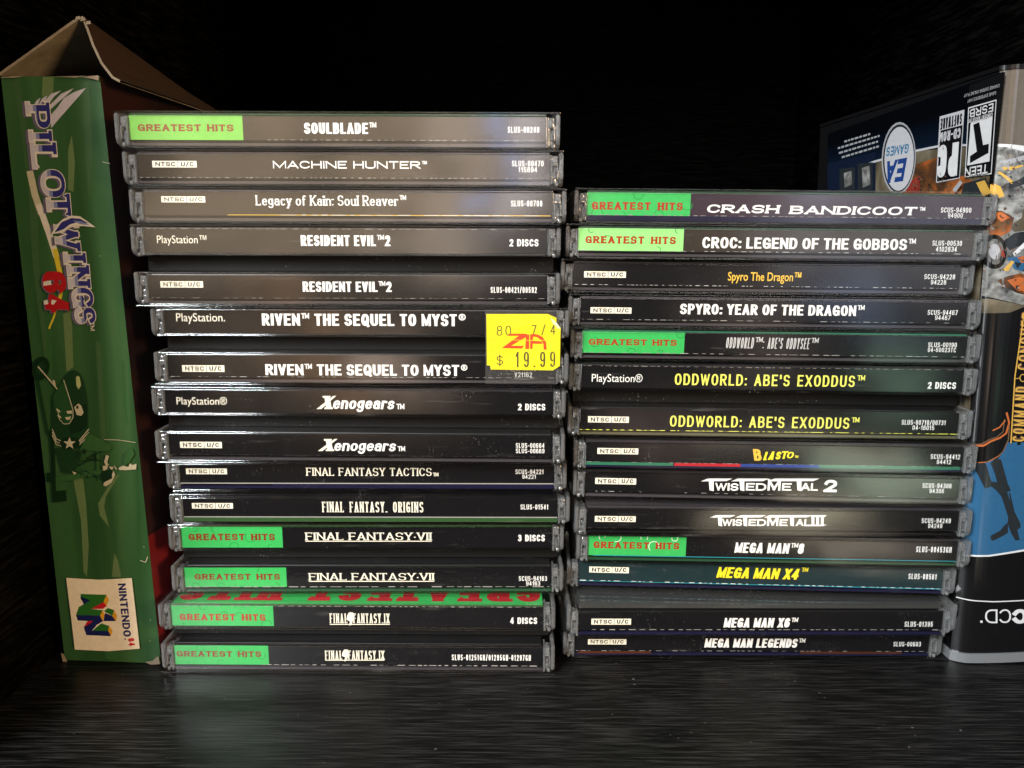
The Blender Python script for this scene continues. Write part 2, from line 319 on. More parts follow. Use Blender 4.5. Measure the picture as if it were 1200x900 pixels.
def lettering(text, target_len, tx=.2, ty=.15, gap=.1, space=.42, serif=0, slant=0, sf=None, caps_small=None):
    """list of polygons in cap-height units whose run is target_len long"""
    n_rel = 0; fixed = 0
    def props(ch):
        sc = 1.0
        if caps_small and ch.islower(): sc = caps_small; ch = ch.upper()
        return ch, sc
    for i, c in enumerate(text):
        ch, sc = props(c)
        if c == ' ': fixed += space; continue
        if c in THIN: fixed += .66 + gap; continue
        if c == LOWTM: fixed += .66 + gap; continue
        rel = G[ch][0]; n_rel += rel * sc; fixed += tx * sc + gap
    fixed -= gap; Wd = max((target_len - fixed) / max(n_rel, .01), tx * .5)
    out = []; x = 0
    for c in text:
        ch, sc = props(c)
        if c == ' ': x += space; continue
        if c in THIN or c == LOWTM:
            dy = -.62 if c == LOWTM else 0
            for s in THIN['\u2122' if c == LOWTM else c]:
                out += stroke_polys([(x + .05 + p[0] * .6, p[1] + dy) for p in s], .085, .075)
            x += .66 + gap; continue
        rel, strokes = G[ch]; w = rel * Wd * sc
        tx0, tx = tx, tx * (.78 if ch in 'MW' else .9 if ch in 'N' else 1)
        w += (tx0 - tx) * sc
        def T(p): return (x + tx * sc / 2 + p[0] * w, (ty / 2 + p[1] * (1 - ty)) * sc)
        ends = [T(s[i]) for s in strokes for i in (0, -1)]
        for s in strokes:
            pts = [T(p) for p in s]
            low = None if min(p[1] for p in s) < -.01 else 0
            out += stroke_polys(pts, tx * sc, ty * sc, low, (1.0 if max(p[1] for p in s) <= 1.001 else None))
            if serif:
                for i, j in ((0, 1), (-1, -2)):
                    p, q = pts[i], pts[j]; dx, dy = abs(p[0] - q[0]), abs(p[1] - q[1])
                    dup = sum(1 for e in ends if math.hypot(e[0] - p[0], e[1] - p[1]) < 1e-3)
                    sy = s[i][1]; straight = len(s) == 2 or (i == 0 and ch in 'U')
                    if dy > dx * .6 and straight and (sy < .02 or sy > .6) and not (dup > 1 and dx > .05 * dy):
                        h = serif * ty * sc; yy = 0 if sy < .02 else p[1] + ty * sc / 2
                        y0, y1 = (min(0, p[1] - ty * sc / 2), min(0, p[1] - ty * sc / 2) + h) if sy < .02 else (yy - h, yy)
                        ww = tx * sc * (sf or 1.0)
                        out.append([(p[0] - ww, y0), (p[0] + ww, y0), (p[0] + ww, y1), (p[0] - ww, y1)])
                    elif dx > dy and straight and dup == 1 and ch in 'EFLTZ' and not (.1 < sy < .9):
                        d = -1 if sy > .6 else 1; e = p[0] + (tx * sc * .35 if p[0] > q[0] else -tx * sc * .35)
                        hh = .17 * sc; e2 = e - math.copysign(tx * sc * .55, p[0] - q[0])
                        out.append([(e2, p[1]), (e, p[1]), (e, p[1] + d * hh), (e2 + (e - e2) * .5, p[1] + d * hh)])
                if ch in 'CGS' :
                    pe = pts[0]; out.append([(pe[0] - tx * sc * .25, pe[1] - .1 * sc), (pe[0] + tx * sc * .35, pe[1] - .1 * sc), (pe[0] + tx * sc * .35, pe[1] + .13 * sc), (pe[0] - tx * sc * .25, pe[1] + .08 * sc)])
        x += w + tx * sc + gap; tx = tx0
    if slant: out = [[(p[0] + slant * p[1], p[1]) for p in q] for q in out]
    return out

_fc = {}
def font_polys(text, off=0.0, slant=0.0):
    """same, from Blender's built-in face (humanist sans)"""
    key = (text, off, slant)
    if key in _fc: return _fc[key]
    c = bpy.data.curves.new('t', 'FONT'); c.body = text; c.offset = off; c.shear = slant; c.resolution_u = 4
    o = bpy.data.objects.new('t', c); SC.collection.objects.link(o)
    me = bpy.data.meshes.new_from_object(o.evaluated_get(bpy.context.evaluated_depsgraph_get()))
    CAP = .69; vs = [(v.co.x / CAP, v.co.y / CAP) for v in me.vertices]
    P = [[vs[i] for i in p.vertices] for p in me.polygons]
    bpy.data.objects.remove(o); bpy.data.curves.remove(c); bpy.data.meshes.remove(me)
    x0 = min(p[0] for q in P for p in q); x1 = max(p[0] for q in P for p in q)
    P = [[((p[0] - x0) / (x1 - x0), p[1]) for p in q] for q in P]; _fc[key] = P; return P

# ------------------------------------------------------------------ a flat printed sheet: takes photo measurements, lies on a plane of its thing
class Sheet:
    """plane local y = y0 (axis 'y': coordinates x,z) or local x = x0 (axis 'x': coordinates -y,z) of a thing"""
    def __init__(s, mb, owner, c0, axis='y', step=.0002, lift=.02, yfun=None):
        s.mb = mb; s.inv = world_mm(owner).inverted(); s.c0 = c0; s.axis = axis; s.k = 0; s.step = step; s.lift = lift; s.yfun = yfun
    def px(s, u, v):
        o = s.inv @ CAMPOS; d = s.inv.to_3x3() @ ray(u, v)
        if s.axis == 'y': t = (s.c0 - o.y) / d.y; p = o + d * t; return (p.x, p.z)
        t = (s.c0 - o.x) / d.x; p = o + d * t; return (-p.y, p.z)
    def put(s, polys, m):
        for q in polys:
            s.k += 1; h = s.lift + s.step * s.k
            if s.axis == 'y':
                if sum(q[i][0] * q[(i + 1) % len(q)][1] - q[(i + 1) % len(q)][0] * q[i][1] for i in range(len(q))) < 0: q = q[::-1]
                if s.yfun: s.curved(q, m, h)
                else: s.mb.poly([(p[0], s.c0 - h, p[1]) for p in q], m)
            else: s.mb.poly([(s.c0 - h, -p[0], p[1]) for p in q], m)
    def curved(s, q, m, h):
        t = bmesh.new(); f = t.faces.new([t.verts.new((p[0], 0, p[1])) for p in q])
        for x in s.cuts:
            bmesh.ops.bisect_plane(t, geom=t.verts[:] + t.edges[:] + t.faces[:], plane_co=(x, 0, 0), plane_no=(1, 0, 0))
        for v in t.verts: v.co.y = s.yfun(v.co.x) - h
        s.mb.merge(t, m)
    def shape(s, pts, m): s.put([[s.px(*p) for p in pts]], m)
    def rect(s, u0, u1, v0, v1, m): 
        a = s.px(u0, (v0 + v1) / 2); b = s.px(u1, (v0 + v1) / 2); c = s.px((u0 + u1) / 2, v1)[1]; d = s.px((u0 + u1) / 2, v0)[1]
        s.put([[(a[0], c), (b[0], c), (b[0], d), (a[0], d)]], m)
    def line(s, pts, wpx, m):
        P = [s.px(*p) for p in pts]; a = s.px(*pts[0]); b = s.px(pts[0][0] + 1, pts[0][1]); w = abs(b[0] - a[0]) * wpx
        s.put(stroke_polys(P, w, w), m)
    def frame(s, u0, u1, v0, v1):
        a = s.px(u0, (v0 + v1) / 2); b = s.px(u1, (v0 + v1) / 2); c = s.px((u0 + u1) / 2, v1)[1]; d = s.px((u0 + u1) / 2, v0)[1]
        return a[0], b[0], c, d
    def text(s, t, u0, u1, v0, v1, m, **kw):                        # horizontal writing in a measured box
        x0, x1, z0, z1 = s.frame(u0, u1, v0, v1); H = z1 - z0; sl = kw.get('slant', 0)
        P = lettering(t, (x1 - x0) / H - max(sl, 0), **kw)
        s.put([[(x0 + p[0] * H, z0 + p[1] * H) for p in q] for q in P], m)
    def sans(s, t, u0, u1, v0, v1, m, off=0.0, slant=0.0):
        x0, x1, z0, z1 = s.frame(u0, u1, v0, v1)
        s.put([[(x0 + p[0] * (x1 - x0), z0 + p[1] * (z1 - z0)) for p in q] for q in font_polys(t, off, slant)], m)
    def turned(s, t, O, X, Y, m, fill=None, lo=None, hi=None, **kw):  # writing along any direction: O start, X end of the run, Y top of the first letter
        o, x, y = (Vector(s.px(*p)) for p in (O, X, Y)); ex, ey = x - o, y - o
        P = lettering(t, ex.length / ey.length, **kw); ex = ex / ex.length * ey.length
        if lo is not None: P = [c for c in (clip(q, 1, lo, False) for q in P) if len(c) > 2]
        if hi is not None: P = [c for c in (clip(q, 1, hi, True) for q in P) if len(c) > 2]
        s.put([[tuple(o + ex * p[0] + ey * p[1]) for p in q] for q in P], m)

# ------------------------------------------------------------------ the shelf
sb = MB(); sb.box(-168, 205, 176, 575, -18, 0, FLOOR, .4); o = sb.build('shelf_board'); o['kind'] = 'structure'
o['label'] = 'black brown wood grain shelf board under the stacks'
bk = thing('bookcase', 'black brown bookcase compartment of side, top and back panels around the stacks', 'bookcase', (0, 400, 0))
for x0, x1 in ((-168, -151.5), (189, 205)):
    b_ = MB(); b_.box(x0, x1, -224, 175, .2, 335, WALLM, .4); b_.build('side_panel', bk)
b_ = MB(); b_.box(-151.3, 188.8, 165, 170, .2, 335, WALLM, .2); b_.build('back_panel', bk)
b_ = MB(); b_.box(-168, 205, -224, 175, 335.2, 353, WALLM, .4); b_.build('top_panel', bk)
PIN = plain('pin_steel', (.6, .58, .55), .25, metal=1)
t = bmesh.new(); bmesh.ops.create_uvsphere(t, u_segments=14, v_segments=8, radius=1)
pr = ray(231, 95); pp = CAMPOS + pr * (559 / pr.y)
for v in t.verts: v.co = Vector((pp.x + v.co.x * 3.2, pp.y - 400 + v.co.y * 6, pp.z + v.co.z * 2.0))
b_ = MB(); b_.merge(t, PIN); b_.build('shelf_pin', bk, True)

# ------------------------------------------------------------------ disc cases
SH = 10.4; FH = 24.0
LABEL_Z = (2.55, 9.15); TOP_Z = (15.9, 22.9)
shared = {}
def part(key, name, fn, parent, smooth=False):       # first builds the mesh, then copies of it
    if key not in shared:
        mb = MB(); fn(mb); shared[key] = mb.build(name, parent, smooth); return shared[key]
    o = shared[key].copy(); SC.collection.objects.link(o); o.parent = parent; return o

def ear(mb, sx, z0, z1, cut):                        # side arm of the lid: a plate with a chamfered lower front corner
    t = bmesh.new(); prof = [(-1.2, z1), (-1.2, z0 + cut), (-.2, z0 + cut * .35), (1.6, z0), (26, z0), (26, z1)]
    xa, xb = (61.25, 62.5) if sx > 0 else (-62.5, -61.25)
    A_ = [t.verts.new((xa, y, z)) for y, z in prof]; B_ = [t.verts.new((xb, y, z)) for y, z in prof]
    t.faces.new(A_); t.faces.new(B_[::-1])
    for i in range(len(prof)): j = (i + 1) % len(prof); t.faces.new((A_[j], A_[i], B_[i], B_[j]))
    bmesh.ops.recalc_face_normals(t, faces=t.faces); bmesh.ops.bevel(t, geom=t.edges[:], offset=.3, segments=2, affect='EDGES'); mb.merge(t, GLASS)
    # toe that turns inwards below the chamfer, seen from the front as the rounded corner
    xi = 60.1 * sx; mb.box(min(xi, 61.2 * sx), max(xi, 61.2 * sx), -.6, 2.0, z0 + .1, z0 + 1.3, GLASS, .4)
def clip_end(mb, sx, z):                             # hinge block with its catches at one end of a spine: one closed moulding
    def bx(a, b, *r): mb.box(min(a * sx, b * sx), max(a * sx, b * sx), *r)
    bx(58.95, 59.5, -.9, 5, z + .9, z + 9.0, GLASS, .15)
    bx(59.4, 61.0, -.7, 3.5, z + 5.9, z + 8.9, GLASS, .45)
    bx(59.4, 60.5, -.2, 3.0, z + 1.2, z + 4.9, GLASS, .3)
    bx(59.4, 60.95, .9, 5.5, z + 4.6, z + 6.2, GLASS, .3)
    bx(60.45, 61.05, .6, 6, z + .8, z + 5.0, GLASS, .2)
    bx(60.7, 61.1, -.9, 1, z + 2.6, z + 6.4, GLASS, .12)
    bx(59.4, 60.9, -.95, 1, z + 7.1, z + 7.5, GLASS, .1)
    bx(59.4, 60.6, -.6, 1, z + 2.8, z + 3.2, GLASS, .1)

def lid_single(lift):
    def f(mb):
        mb.box(-62.5, 62.5, -1.3, 138, 9.75 + lift, 10.38 + lift, CLEAR, .17)
        mb.box(-58.6, 58.6, -1.25, -.5, 9.3, 9.72 + lift, CLEAR, .06)
        for s in (-1, 1): ear(mb, s, .5 + lift * .6, 9.72 + lift, 2.2)
    return f
def base_single(mb):
    mb.box(-58.9, 58.9, -1.15, -.25, .5, 9.2, CLEAR, .2)
    mb.box(-61, 61, -1.0, 139, .03, .47, CLEAR, .14)
    for s in (-1, 1): mb.box(min(59 * s, 60.4 * s), max(59 * s, 60.4 * s), 8, 138, .5, 8.8, CLEAR, .2)
def tray_single(mb): mb.box(-58.4, 58.4, 1.2, 134, 1.9, 8.3, TRAY, .3)
def lid_top(mb):
    mb.box(-62.5, 62.5, -1.3, 138, 23.3, 23.96, CLEAR, .17)
    for s in (-1, 1): ear(mb, s, 14.6, 23.27, 2.0)
def lid_bottom(mb):
    mb.box(-62.5, 62.5, -1.3, 138, .03, .6, CLEAR, .17)
    for s in (-1, 1): ear(mb, s, .65, 10.2, 1.6)
def base_double(mb):
    mb.box(-58.9, 58.9, -1.15, -.25, .7, 9.7, CLEAR, .2); mb.box(-61, 61, -1.1, 136, 9.75, 10.2, CLEAR, .14)
    mb.box(-58.9, 58.9, -1.15, -.25, 15.5, 23.2, CLEAR, .2); mb.box(-61, 61, -1.1, 136, 15.0, 15.45, CLEAR, .14)
    mb.box(-60.8, 60.8, 5.6, 6.2, 10.3, 14.9, RECESS, .1)
def tray_double(mb):
    mb.box(-58.4, 58.4, 1.2, 134, 1.9, 9.6, TRAY, .3); mb.box(-58.4, 58.4, 1.2, 134, 15.6, 22.4, TRAY, .3); mb.box(-60, 60, 6.5, 134, 9.7, 15.5, TRAY, .3)

C_ = CARD
def dashes(sh, z, m, a=-58.2, b=58.2, lo=1.0, hi=2.2, th=.2, skip=.12, seed=0):
    r = random.Random(seed); x = a
    while x < b:
        l = r.uniform(lo * .6, hi); h = th * r.uniform(.35, .95)
        if r.random() > skip: sh.put([[(x, z - h / 2), (min(x + l, b), z - h / 2 + r.uniform(-.05, .05)), (min(x + l * .95, b), z + h / 2), (x + .1, z + h / 2)]], m)
        x += l + r.uniform(.4, 1.5)
def ntsc(sh, u0, u1, v0, v1):
    sh.rect(u0, u1, v0, v1, C_('cream')); w = u1 - u0; h = v1 - v0
    sh.rect(u0 + w * .57, u0 + w * .582, v0, v1, C_('dark'))
    kw = dict(tx=.25, ty=.20, gap=.20)
    sh.text('NTSC', u0 + w * .07, u0 + w * .52, v0 + h * .17, v1 - h * .17, C_('black'), **kw); sh.text('U/C', u0 + w * .645, u0 + w * .93, v0 + h * .17, v1 - h * .17, C_('black'), **kw)
def hits(sh, zz, u1, box, gcol, tcol, wear='deep_green', seed=0):
    x1 = sh.px(u1, (box[2] + box[3]) / 2)[0]
    sh.put([[(-58.75, zz[0]), (x1, zz[0]), (x1, zz[1]), (-58.75, zz[1])]], C_(gcol))
    r = random.Random(seed); H = zz[1] - zz[0]
    for i in range(5):                                # faint outline symbols printed across the green
        cx = -58.75 + (x1 + 58.75) * (.12 + .2 * i + r.uniform(-.05, .05)); cz = r.choice((zz[0] + .2, (zz[0] + zz[1]) / 2, zz[1] - .4)); q = r.uniform(.8, 1.7)
        a0 = r.uniform(0, 360); P = [(cx + q * p[0], cz + q * 1.3 * p[1]) for p in arc(0, 0, 1, .8, a0, a0 + 230)]
        for poly in stroke_polys(P, .2, .2):
            c = clip(clip(poly, 1, zz[1], True), 1, zz[0], False)
            if len(c) > 2: sh.put([c], C_(wear))
    sh.text('GREATEST HITS', *box, C_(tcol), tx=.29, ty=.20, gap=.20, space=.75, serif=.7, sf=.72)
CODE = dict(tx=.145, ty=.13, gap=.145); COND = dict(tx=.25, ty=.165, gap=.10, space=.36); DISC = dict(tx=.22, ty=.16, gap=.12, space=.4)
ROMAN = dict(tx=.22, ty=.09, gap=.16, space=.5, serif=1.0, sf=.95)

def label_sheet(mb, root, zz, base, yb=.45):
    mb.box(-58.75, 58.75, .0, .35, zz[0], zz[1], C_(base)); return Sheet(mb, root, 0.0)

def ruler(sh, u0, u1, v, m='cream', w=.28):
    a = sh.px(u0, v); b = sh.px(u1, v); sh.put([[(a[0], a[1]), (b[0], b[1]), (b[0], b[1] + w), (a[0], a[1] + w)]], C_(m))

def case(name, label, x, Y, yaw, z, tilt, double=False, booklet='charcoal', card='charcoal', spines=(), lift=0, base='black', group=None, loose=None):
    kind = 'double_disc_case' if double else 'disc_case'
    root = thing(kind, label, 'disc case', (x, Y, z), (0, R(-tilt), R(yaw)), 'thick double disc cases in the stacks' if double else 'slim disc cases in the stacks')
    if double:
        part('lid_t', 'lid', lid_top, root); part('lid_b', 'lid', lid_bottom, root); part('base_d', 'case_base', base_double, root)
        for sx in (-1, 1):
            for zc in (.2, 14.2): part('clip%d%.1f' % (sx, zc), 'hinge_clip', lambda mb: clip_end(mb, sx, zc), root)
        part('tray_d', 'disc_tray', tray_double, root)
        zs = (TOP_Z, LABEL_Z); top = 23.25
    else:
        part('lid%.1f' % lift, 'lid', lid_single(lift), root); part('base_s', 'case_base', base_single, root)
        for sx in (-1, 1): part('clip%d0' % sx, 'hinge_clip', lambda mb: clip_end(mb, sx, 0), root)
        part('tray_s', 'disc_tray', tray_single, root)
        zs = (LABEL_Z,); top = 9.7 + lift
    b_ = MB(); b_.box(-58.6, 58.6, .6 if not lift else 1.5, 130, top - (.75 if not lift else 2.4), top - .02, C_(booklet)); bo = b_.build('booklet', root)
    b_ = MB(); b_.box(-58.7, 58.7, .05, 134, 1.0, 1.75, C_(card)); ic = b_.build('inlay_card', root)
    for i, fn in enumerate(spines):
        b_ = MB(); sh = label_sheet(b_, root, zs[i], base); fn(sh, zs[i]); b_.build('spine_label', root)
    return root

FITS = {'FFIX':(-48.71,240.48,-0.22), 'FFVII':(-45.93,246.46,0.52), 'FFO':(-44.29,245.07,0.27), 'FFT':(-45.34,246.83,0.26), 'XENO':(-46.40,241.94,-0.95), 'RIV':(-45.52,244.15,-0.28), 'RE2':(-48.37,242.70,0.78), 'LOK':(-47.07,240.41,0.34), 'MH':(-48.16,239.80,-0.31), 'SB':(-49.20,239.59,0.22), 'MML':(79.46,249.34,0.83), 'X6':(80.10,243.74,1.11), 'X4':(80.60,250.33,-1.96), 'MM8':(83.29,247.51,-1.04), 'TM3':(82.25,245.52,0.26), 'TM2':(82.02,248.82,-1.78), 'BLA':(81.81,247.00,-0.90), 'EXO':(79.89,247.94,-0.58), 'ODD':(80.38,249.02,-0.93), 'SYD':(79.41,248.26,-0.30), 'SPY':(77.19,250.39,-0.43), 'CROC':(78.29,246.79,-0.18), 'CRASH':(80.83,248.66,-0.45)}
TL, TR = -.02, -.42
def W_(s): return C_(s)
TM = '\u2122'; RG = '\u00ae'
def code(sh, *rows):
    for (t, u0, u1, v0, v1) in rows: sh.text(t, u0, u1, v0, v1, W_('white'), **CODE)

# ---- left stack, bottom to top
def s1(sh, zz):
    hits(sh, zz, 320.5, (210.5, 311, 719.5, 727), 'green', 'red', seed=1); x = sh.frame(386.5, 457, 718.8, 731)
    sh.text('FINAL', 386.5, 407, 718.8, 730.2, W_('cream'), tx=.11, ty=.07, gap=.12, serif=1, sf=.8); sh.text('FANTASY.IX', 414, 456.5, 718.8, 730.2, W_('cream'), tx=.11, ty=.07, gap=.10, serif=1, sf=.8)
    sh.shape([(409, 717.5), (413.5, 717.5), (416, 721), (414, 726), (412, 732), (409.5, 733), (410, 728), (406, 726), (407, 721)], W_('cream')); ruler(sh, 386.5, 457, 732)
    sh.text('4 DISCS', 598, 629.5, 723.5, 731, W_('white'), **DISC); dashes(sh, zz[1] - .15, W_('paper'), th=.3, seed=3)
    sh.put([[(-58.7, zz[1] - .05), (58.7, zz[1] - .05), (58.7, zz[1] + .6), (-58.7, zz[1] + .6)]], W_('moss'))
def s2(sh, zz):
    hits(sh, zz, 314.7, (207, 306, 763, 769.5), 'green', 'brown_red', seed=2)
    sh.text('FINAL', 381, 401, 762.3, 772.8, W_('cream'), tx=.12, ty=.08, gap=.12, serif=1, sf=.8); sh.text('FANTASY.IX', 408, 450.5, 762.3, 772.8, W_('cream'), tx=.12, ty=.08, gap=.10, serif=1, sf=.8)
    sh.shape([(403.5, 761), (407.5, 761), (410, 764.5), (408, 769), (406, 774), (403.5, 775), (404.5, 770), (400.5, 768.5), (401.5, 764)], W_('cream')); ruler(sh, 381, 450.5, 774)
    code(sh, ('SLUS-01251GH/01295GH-01297GH', 529.5, 622, 767, 773.8)); dashes(sh, zz[0] + .12, W_('paper'), a=-31, lo=1.3, hi=2.6, th=.32, seed=4)
case_list = []
def add(*a, **k): case_list.append(case(*a, **k)); return case_list[-1]
def F(n): return FITS[n]
ff9 = add('ff9', 'thick case at the foot of the left stack, red upside-down letters on its green top', *F('FFIX'), 0, TL, True, booklet='green', card='charcoal', spines=(s1, s2))
bl = [o for o in ff9.children if o.name.startswith('booklet')][0]
# big red lettering printed on the booklet top, upside down towards the viewer
tmb = MB(); P = lettering('GREATEST HITS', 116 / 11.5, tx=.30, ty=.2, gap=.2, space=.6, serif=.9, sf=.8)
for k, q in enumerate(P): tmb.poly([(58 - p[0] * 11.5, 14.2 - p[1] * 11.5, 23.24 + .0006 * k) for p in q], C_('crimson'))
tmb.build('booklet_title', bl)

def s3(sh, zz):
    hits(sh, zz, 331, (221, 322, 625.5, 633), 'green', 'brown_red', seed=5)
    sh.text('FINAL FANTASY\u00b7VII', 358, 505.5, 624, 633, W_('cream'), **ROMAN); ruler(sh, 358, 506, 634.6)
    sh.text('3 DISCS', 607, 638.5, 626.5, 634.2, W_('white'), **DISC)
    sh.put([[(-27, zz[1] - .05), (58.7, zz[1] - .05), (58.7, zz[1] + .45), (-27, zz[1] + .45)]], W_('moss')); dashes(sh, zz[1] - .1, W_('forest'), a=-27, seed=6)
def s4(sh, zz):
    hits(sh, zz, 335.7, (228, 328, 672.5, 679.3), 'green', 'brown_red', seed=7)
    sh.text('FINAL FANTASY\u00b7VII', 362, 508.5, 671.5, 680, W_('cream'), **ROMAN); ruler(sh, 362, 509, 681.6)
    code(sh, ('SCUS-94163', 608, 641, 675, 680.6), ('94163', 616.5, 633, 681, 686)); dashes(sh, zz[0] + .1, W_('paper'), lo=2, hi=4, th=.3, seed=8)
add('ff7', 'thick case with green labels and underlined roman titles, second from left stack foot', *F('FFVII'), 24, TL, True, booklet='olive', card='forest', spines=(s3, s4))
def s5(sh, zz):
    ntsc(sh, 225, 273, 589.5, 596); sh.text('FINAL FANTASY. ORIGINS', 377.6, 496, 588, 600.3, W_('cream'), tx=.13, ty=.07, gap=.12, space=.42, serif=1, sf=.8)
    code(sh, ('SLUS-01541', 610, 642.5, 591, 597)); sh.put([[(-58.7, zz[0] - .1), (58.7, zz[0] - .1), (58.7, zz[0] + .22), (-58.7, zz[0] + .22)]], W_('paper'))
    sh.put([[(-58.7, zz[0] - .9), (58.7, zz[0] - .9), (58.7, zz[0] - .12), (-58.7, zz[0] - .12)]], W_('moss'))
add('ffo', 'slim case with tall narrow widely spaced serif title, on a thick green labelled case', *F('FFO'), 48, TL, booklet='black', card='moss', spines=(s5,))
def s6(sh, zz):
    ntsc(sh, 218, 266, 549, 555.7); sh.text('FINAL FANTASY TACTICS~', 359, 513.6, 548.2, 557.6, W_('cream'), tx=.16, ty=.09, gap=.13, space=.42, serif=1, sf=.9)
    code(sh, ('SCUS-94221', 604, 637, 550, 555.5), ('94221', 612, 628, 556, 561)); sh.put([[(-58.7, zz[0] - .05), (58.7, zz[0] - .05), (58.7, zz[0] + .28), (-58.7, zz[0] + .28)]], W_('paper'))
    sh.put([[(-30, zz[0] - .9), (58.7, zz[0] - .9), (58.7, zz[0] - .1), (-30, zz[0] - .1)]], W_('navy'))
add('fft', 'slim black spined case with one wide light serif title under the thick slanted-title case', *F('FFT'), 58.4, TL, booklet='charcoal', card='navy', spines=(s6,))
def xeno(sh, u0, v0, v1):
    # heavy slanted X with a long foot, then heavy slanted small letters
    w = v1 - v0
    sh.shape([(u0 + 9, v0 - .6), (u0 + 15, v0 - .6), (u0 + 18, v1), (u0 + 11.5, v1)], W_('cream')); sh.shape([(u0, v1), (u0 + 5.5, v1), (u0 + 23, v0 - .6), (u0 + 19.5, v0 - .6)], W_('cream'))
    sh.shape([(u0 + 7, v0 - .6), (u0 + 16.5, v0 - .6), (u0 + 16, v0 + 1.6), (u0 + 7.5, v0 + 1.6)], W_('cream')); sh.shape([(u0 + 9.5, v1 - 2), (u0 + 19.5, v1 - 2), (u0 + 19, v1), (u0 + 9, v1)], W_('cream'))
    sh.text('enogears', u0 + 18.5, u0 + 93, v0 + .3, v1, W_('white'), tx=.20, ty=.14, gap=.08, slant=.2); sh.text(TM, u0 + 93.5, u0 + 102, v0 + w * .62, v1 + w * .55, W_('white'))
def s7(sh, zz):
    sh.sans('PlayStation' + RG, 207, 266, 465.5, 474, W_('cream')); xeno(sh, 371, 464.5, 479.3); sh.text('2 DISCS', 607, 639, 473, 480.7, W_('white'), **DISC)
    dashes(sh, zz[1] - .1, W_('dark'), seed=9, th=.3)
def s8(sh, zz):
    ntsc(sh, 211, 260, 517.7, 525); xeno(sh, 372.5, 515, 528.5); code(sh, ('SLUS-00664', 604.5, 638, 519.2, 524.8), ('SLUS-00669', 604.5, 638, 525.6, 531)); dashes(sh, zz[0] + .1, W_('charcoal'), seed=10)
add('xeno', 'thick case with heavy slanted white titles on both spines, below the yellow sticker', *F('XENO'), 68.8, TL, True, spines=(s7, s8))
def s9(sh, zz):
    sh.sans('PlayStation.', 206.5, 263.5, 367, 376.5, W_('cream')); sh.text('RIVEN' + TM + ' THE SEQUEL TO MYST' + RG, 307, 546, 367.8, 381.8, W_('white'), **COND)
    dashes(sh, zz[1] - .1, W_('dark'), seed=11, th=.3)
def s10(sh, zz):
    ntsc(sh, 213.5, 263, 428, 435.7); sh.text('RIVEN' + TM + ' THE SEQUEL TO MYST' + RG, 311, 548, 427.2, 440, W_('white'), **COND); code(sh, ('SLUS-00535', 598, 628, 429, 435), ('V21162', 603, 623.5, 436, 442))
    dashes(sh, zz[0] + .1, W_('grey'), seed=12, th=.16, skip=.3)
riv = add('riv', 'thick case with a yellow price sticker across the right end of both spines', *F('RIV'), 92.8, TL, True, spines=(s9, s10))
def s11(sh, zz):
    sh.sans('PlayStation' + TM, 184, 242, 276, 285, W_('cream')); sh.text('RESIDENT EVIL' + TM + '2', 352.5, 457.5, 275.7, 288.3, W_('white'), tx=.24, ty=.16, gap=.09, space=.32)
    sh.text('2 DISCS', 597, 631, 280.3, 288.7, W_('white'), **DISC); dashes(sh, zz[1] - .15, W_('paper'), th=.2, seed=13, lo=1.4, hi=2.6)
def s12(sh, zz):
    ntsc(sh, 188, 238, 329.5, 337); sh.text('RESIDENT EVIL' + TM + '2', 354.7, 459, 330, 342, W_('white'), tx=.24, ty=.16, gap=.09, space=.32); code(sh, ('SLUS-00421/00592', 575, 629, 336.3, 343.2)); dashes(sh, zz[0] + .1, W_('paper'), th=.14, seed=14)
add('re2', 'thick case with short white capital titles on two spines, just above the stickered case', *F('RE2'), 116.8, TL, True, spines=(s11, s12))
def s13(sh, zz):
    ntsc(sh, 189, 240.5, 230, 237.2); sh.text('Legacy of Kain: Soul Reaver' + TM, 299.7, 475.8, 229, 241, W_('white'), tx=.15, ty=.09, gap=.10, space=.32, serif=1.1, sf=.85)
    code(sh, ('SLUS-00708', 599, 635.5, 235, 242)); sh.put([[(-35, zz[0] + .05), (58, zz[0] + .05), (58, zz[0] + .25), (-35, zz[0] + .2)]], W_('gold')); dashes(sh, zz[0] + .15, W_('cream'), a=-20, lo=2, hi=5, th=.22, seed=15)
add('lok', 'slim case third from left stack top, white serif title with small letters', *F('LOK'), 140.8, TL, base='brown', spines=(s13,))
def s14(sh, zz):
    ntsc(sh, 178.5, 230.5, 188.5, 196.2); sh.text('MACHINE HUNTER' + TM, 320, 500, 188.7, 197.6, W_('white'), tx=.17, ty=.17, gap=.2, space=.7)
    code(sh, ('SLUS-00470', 600, 637, 188.3, 195), ('115894', 607.5, 629.5, 195.8, 202)); dashes(sh, zz[0] + .12, W_('paper'), lo=.8, hi=1.4, th=.22, skip=.05, seed=16)
add('mh', 'slim case second from left stack top, thin wide square lettered title', *F('MH'), 151.2, TL, base='brown', spines=(s14,))
def s15(sh, zz):
    hits(sh, zz, 284.5, (161.5, 273.5, 145.7, 153.8), 'lime', 'brown_red', wear='lime', seed=17); sh.put([[(-58.75, zz[0]), (-51.5, zz[0]), (-52.5, zz[1]), (-58.75, zz[1])]], W_('green')) if False else None
    sh.text('SOULBLADE' + TM, 356.4, 440.8, 143.9, 156.9, W_('white'), **COND); code(sh, ('SLUS-00240', 595, 632, 148.5, 155.6)); dashes(sh, zz[0] + .12, W_('paper'), a=-20, lo=.9, hi=1.8, th=.2, seed=18)
add('sb', 'slim case topmost of the left stack, lime green label at its left end', *F('SB'), 161.6, TL, booklet='forest', base='brown', spines=(s15,))

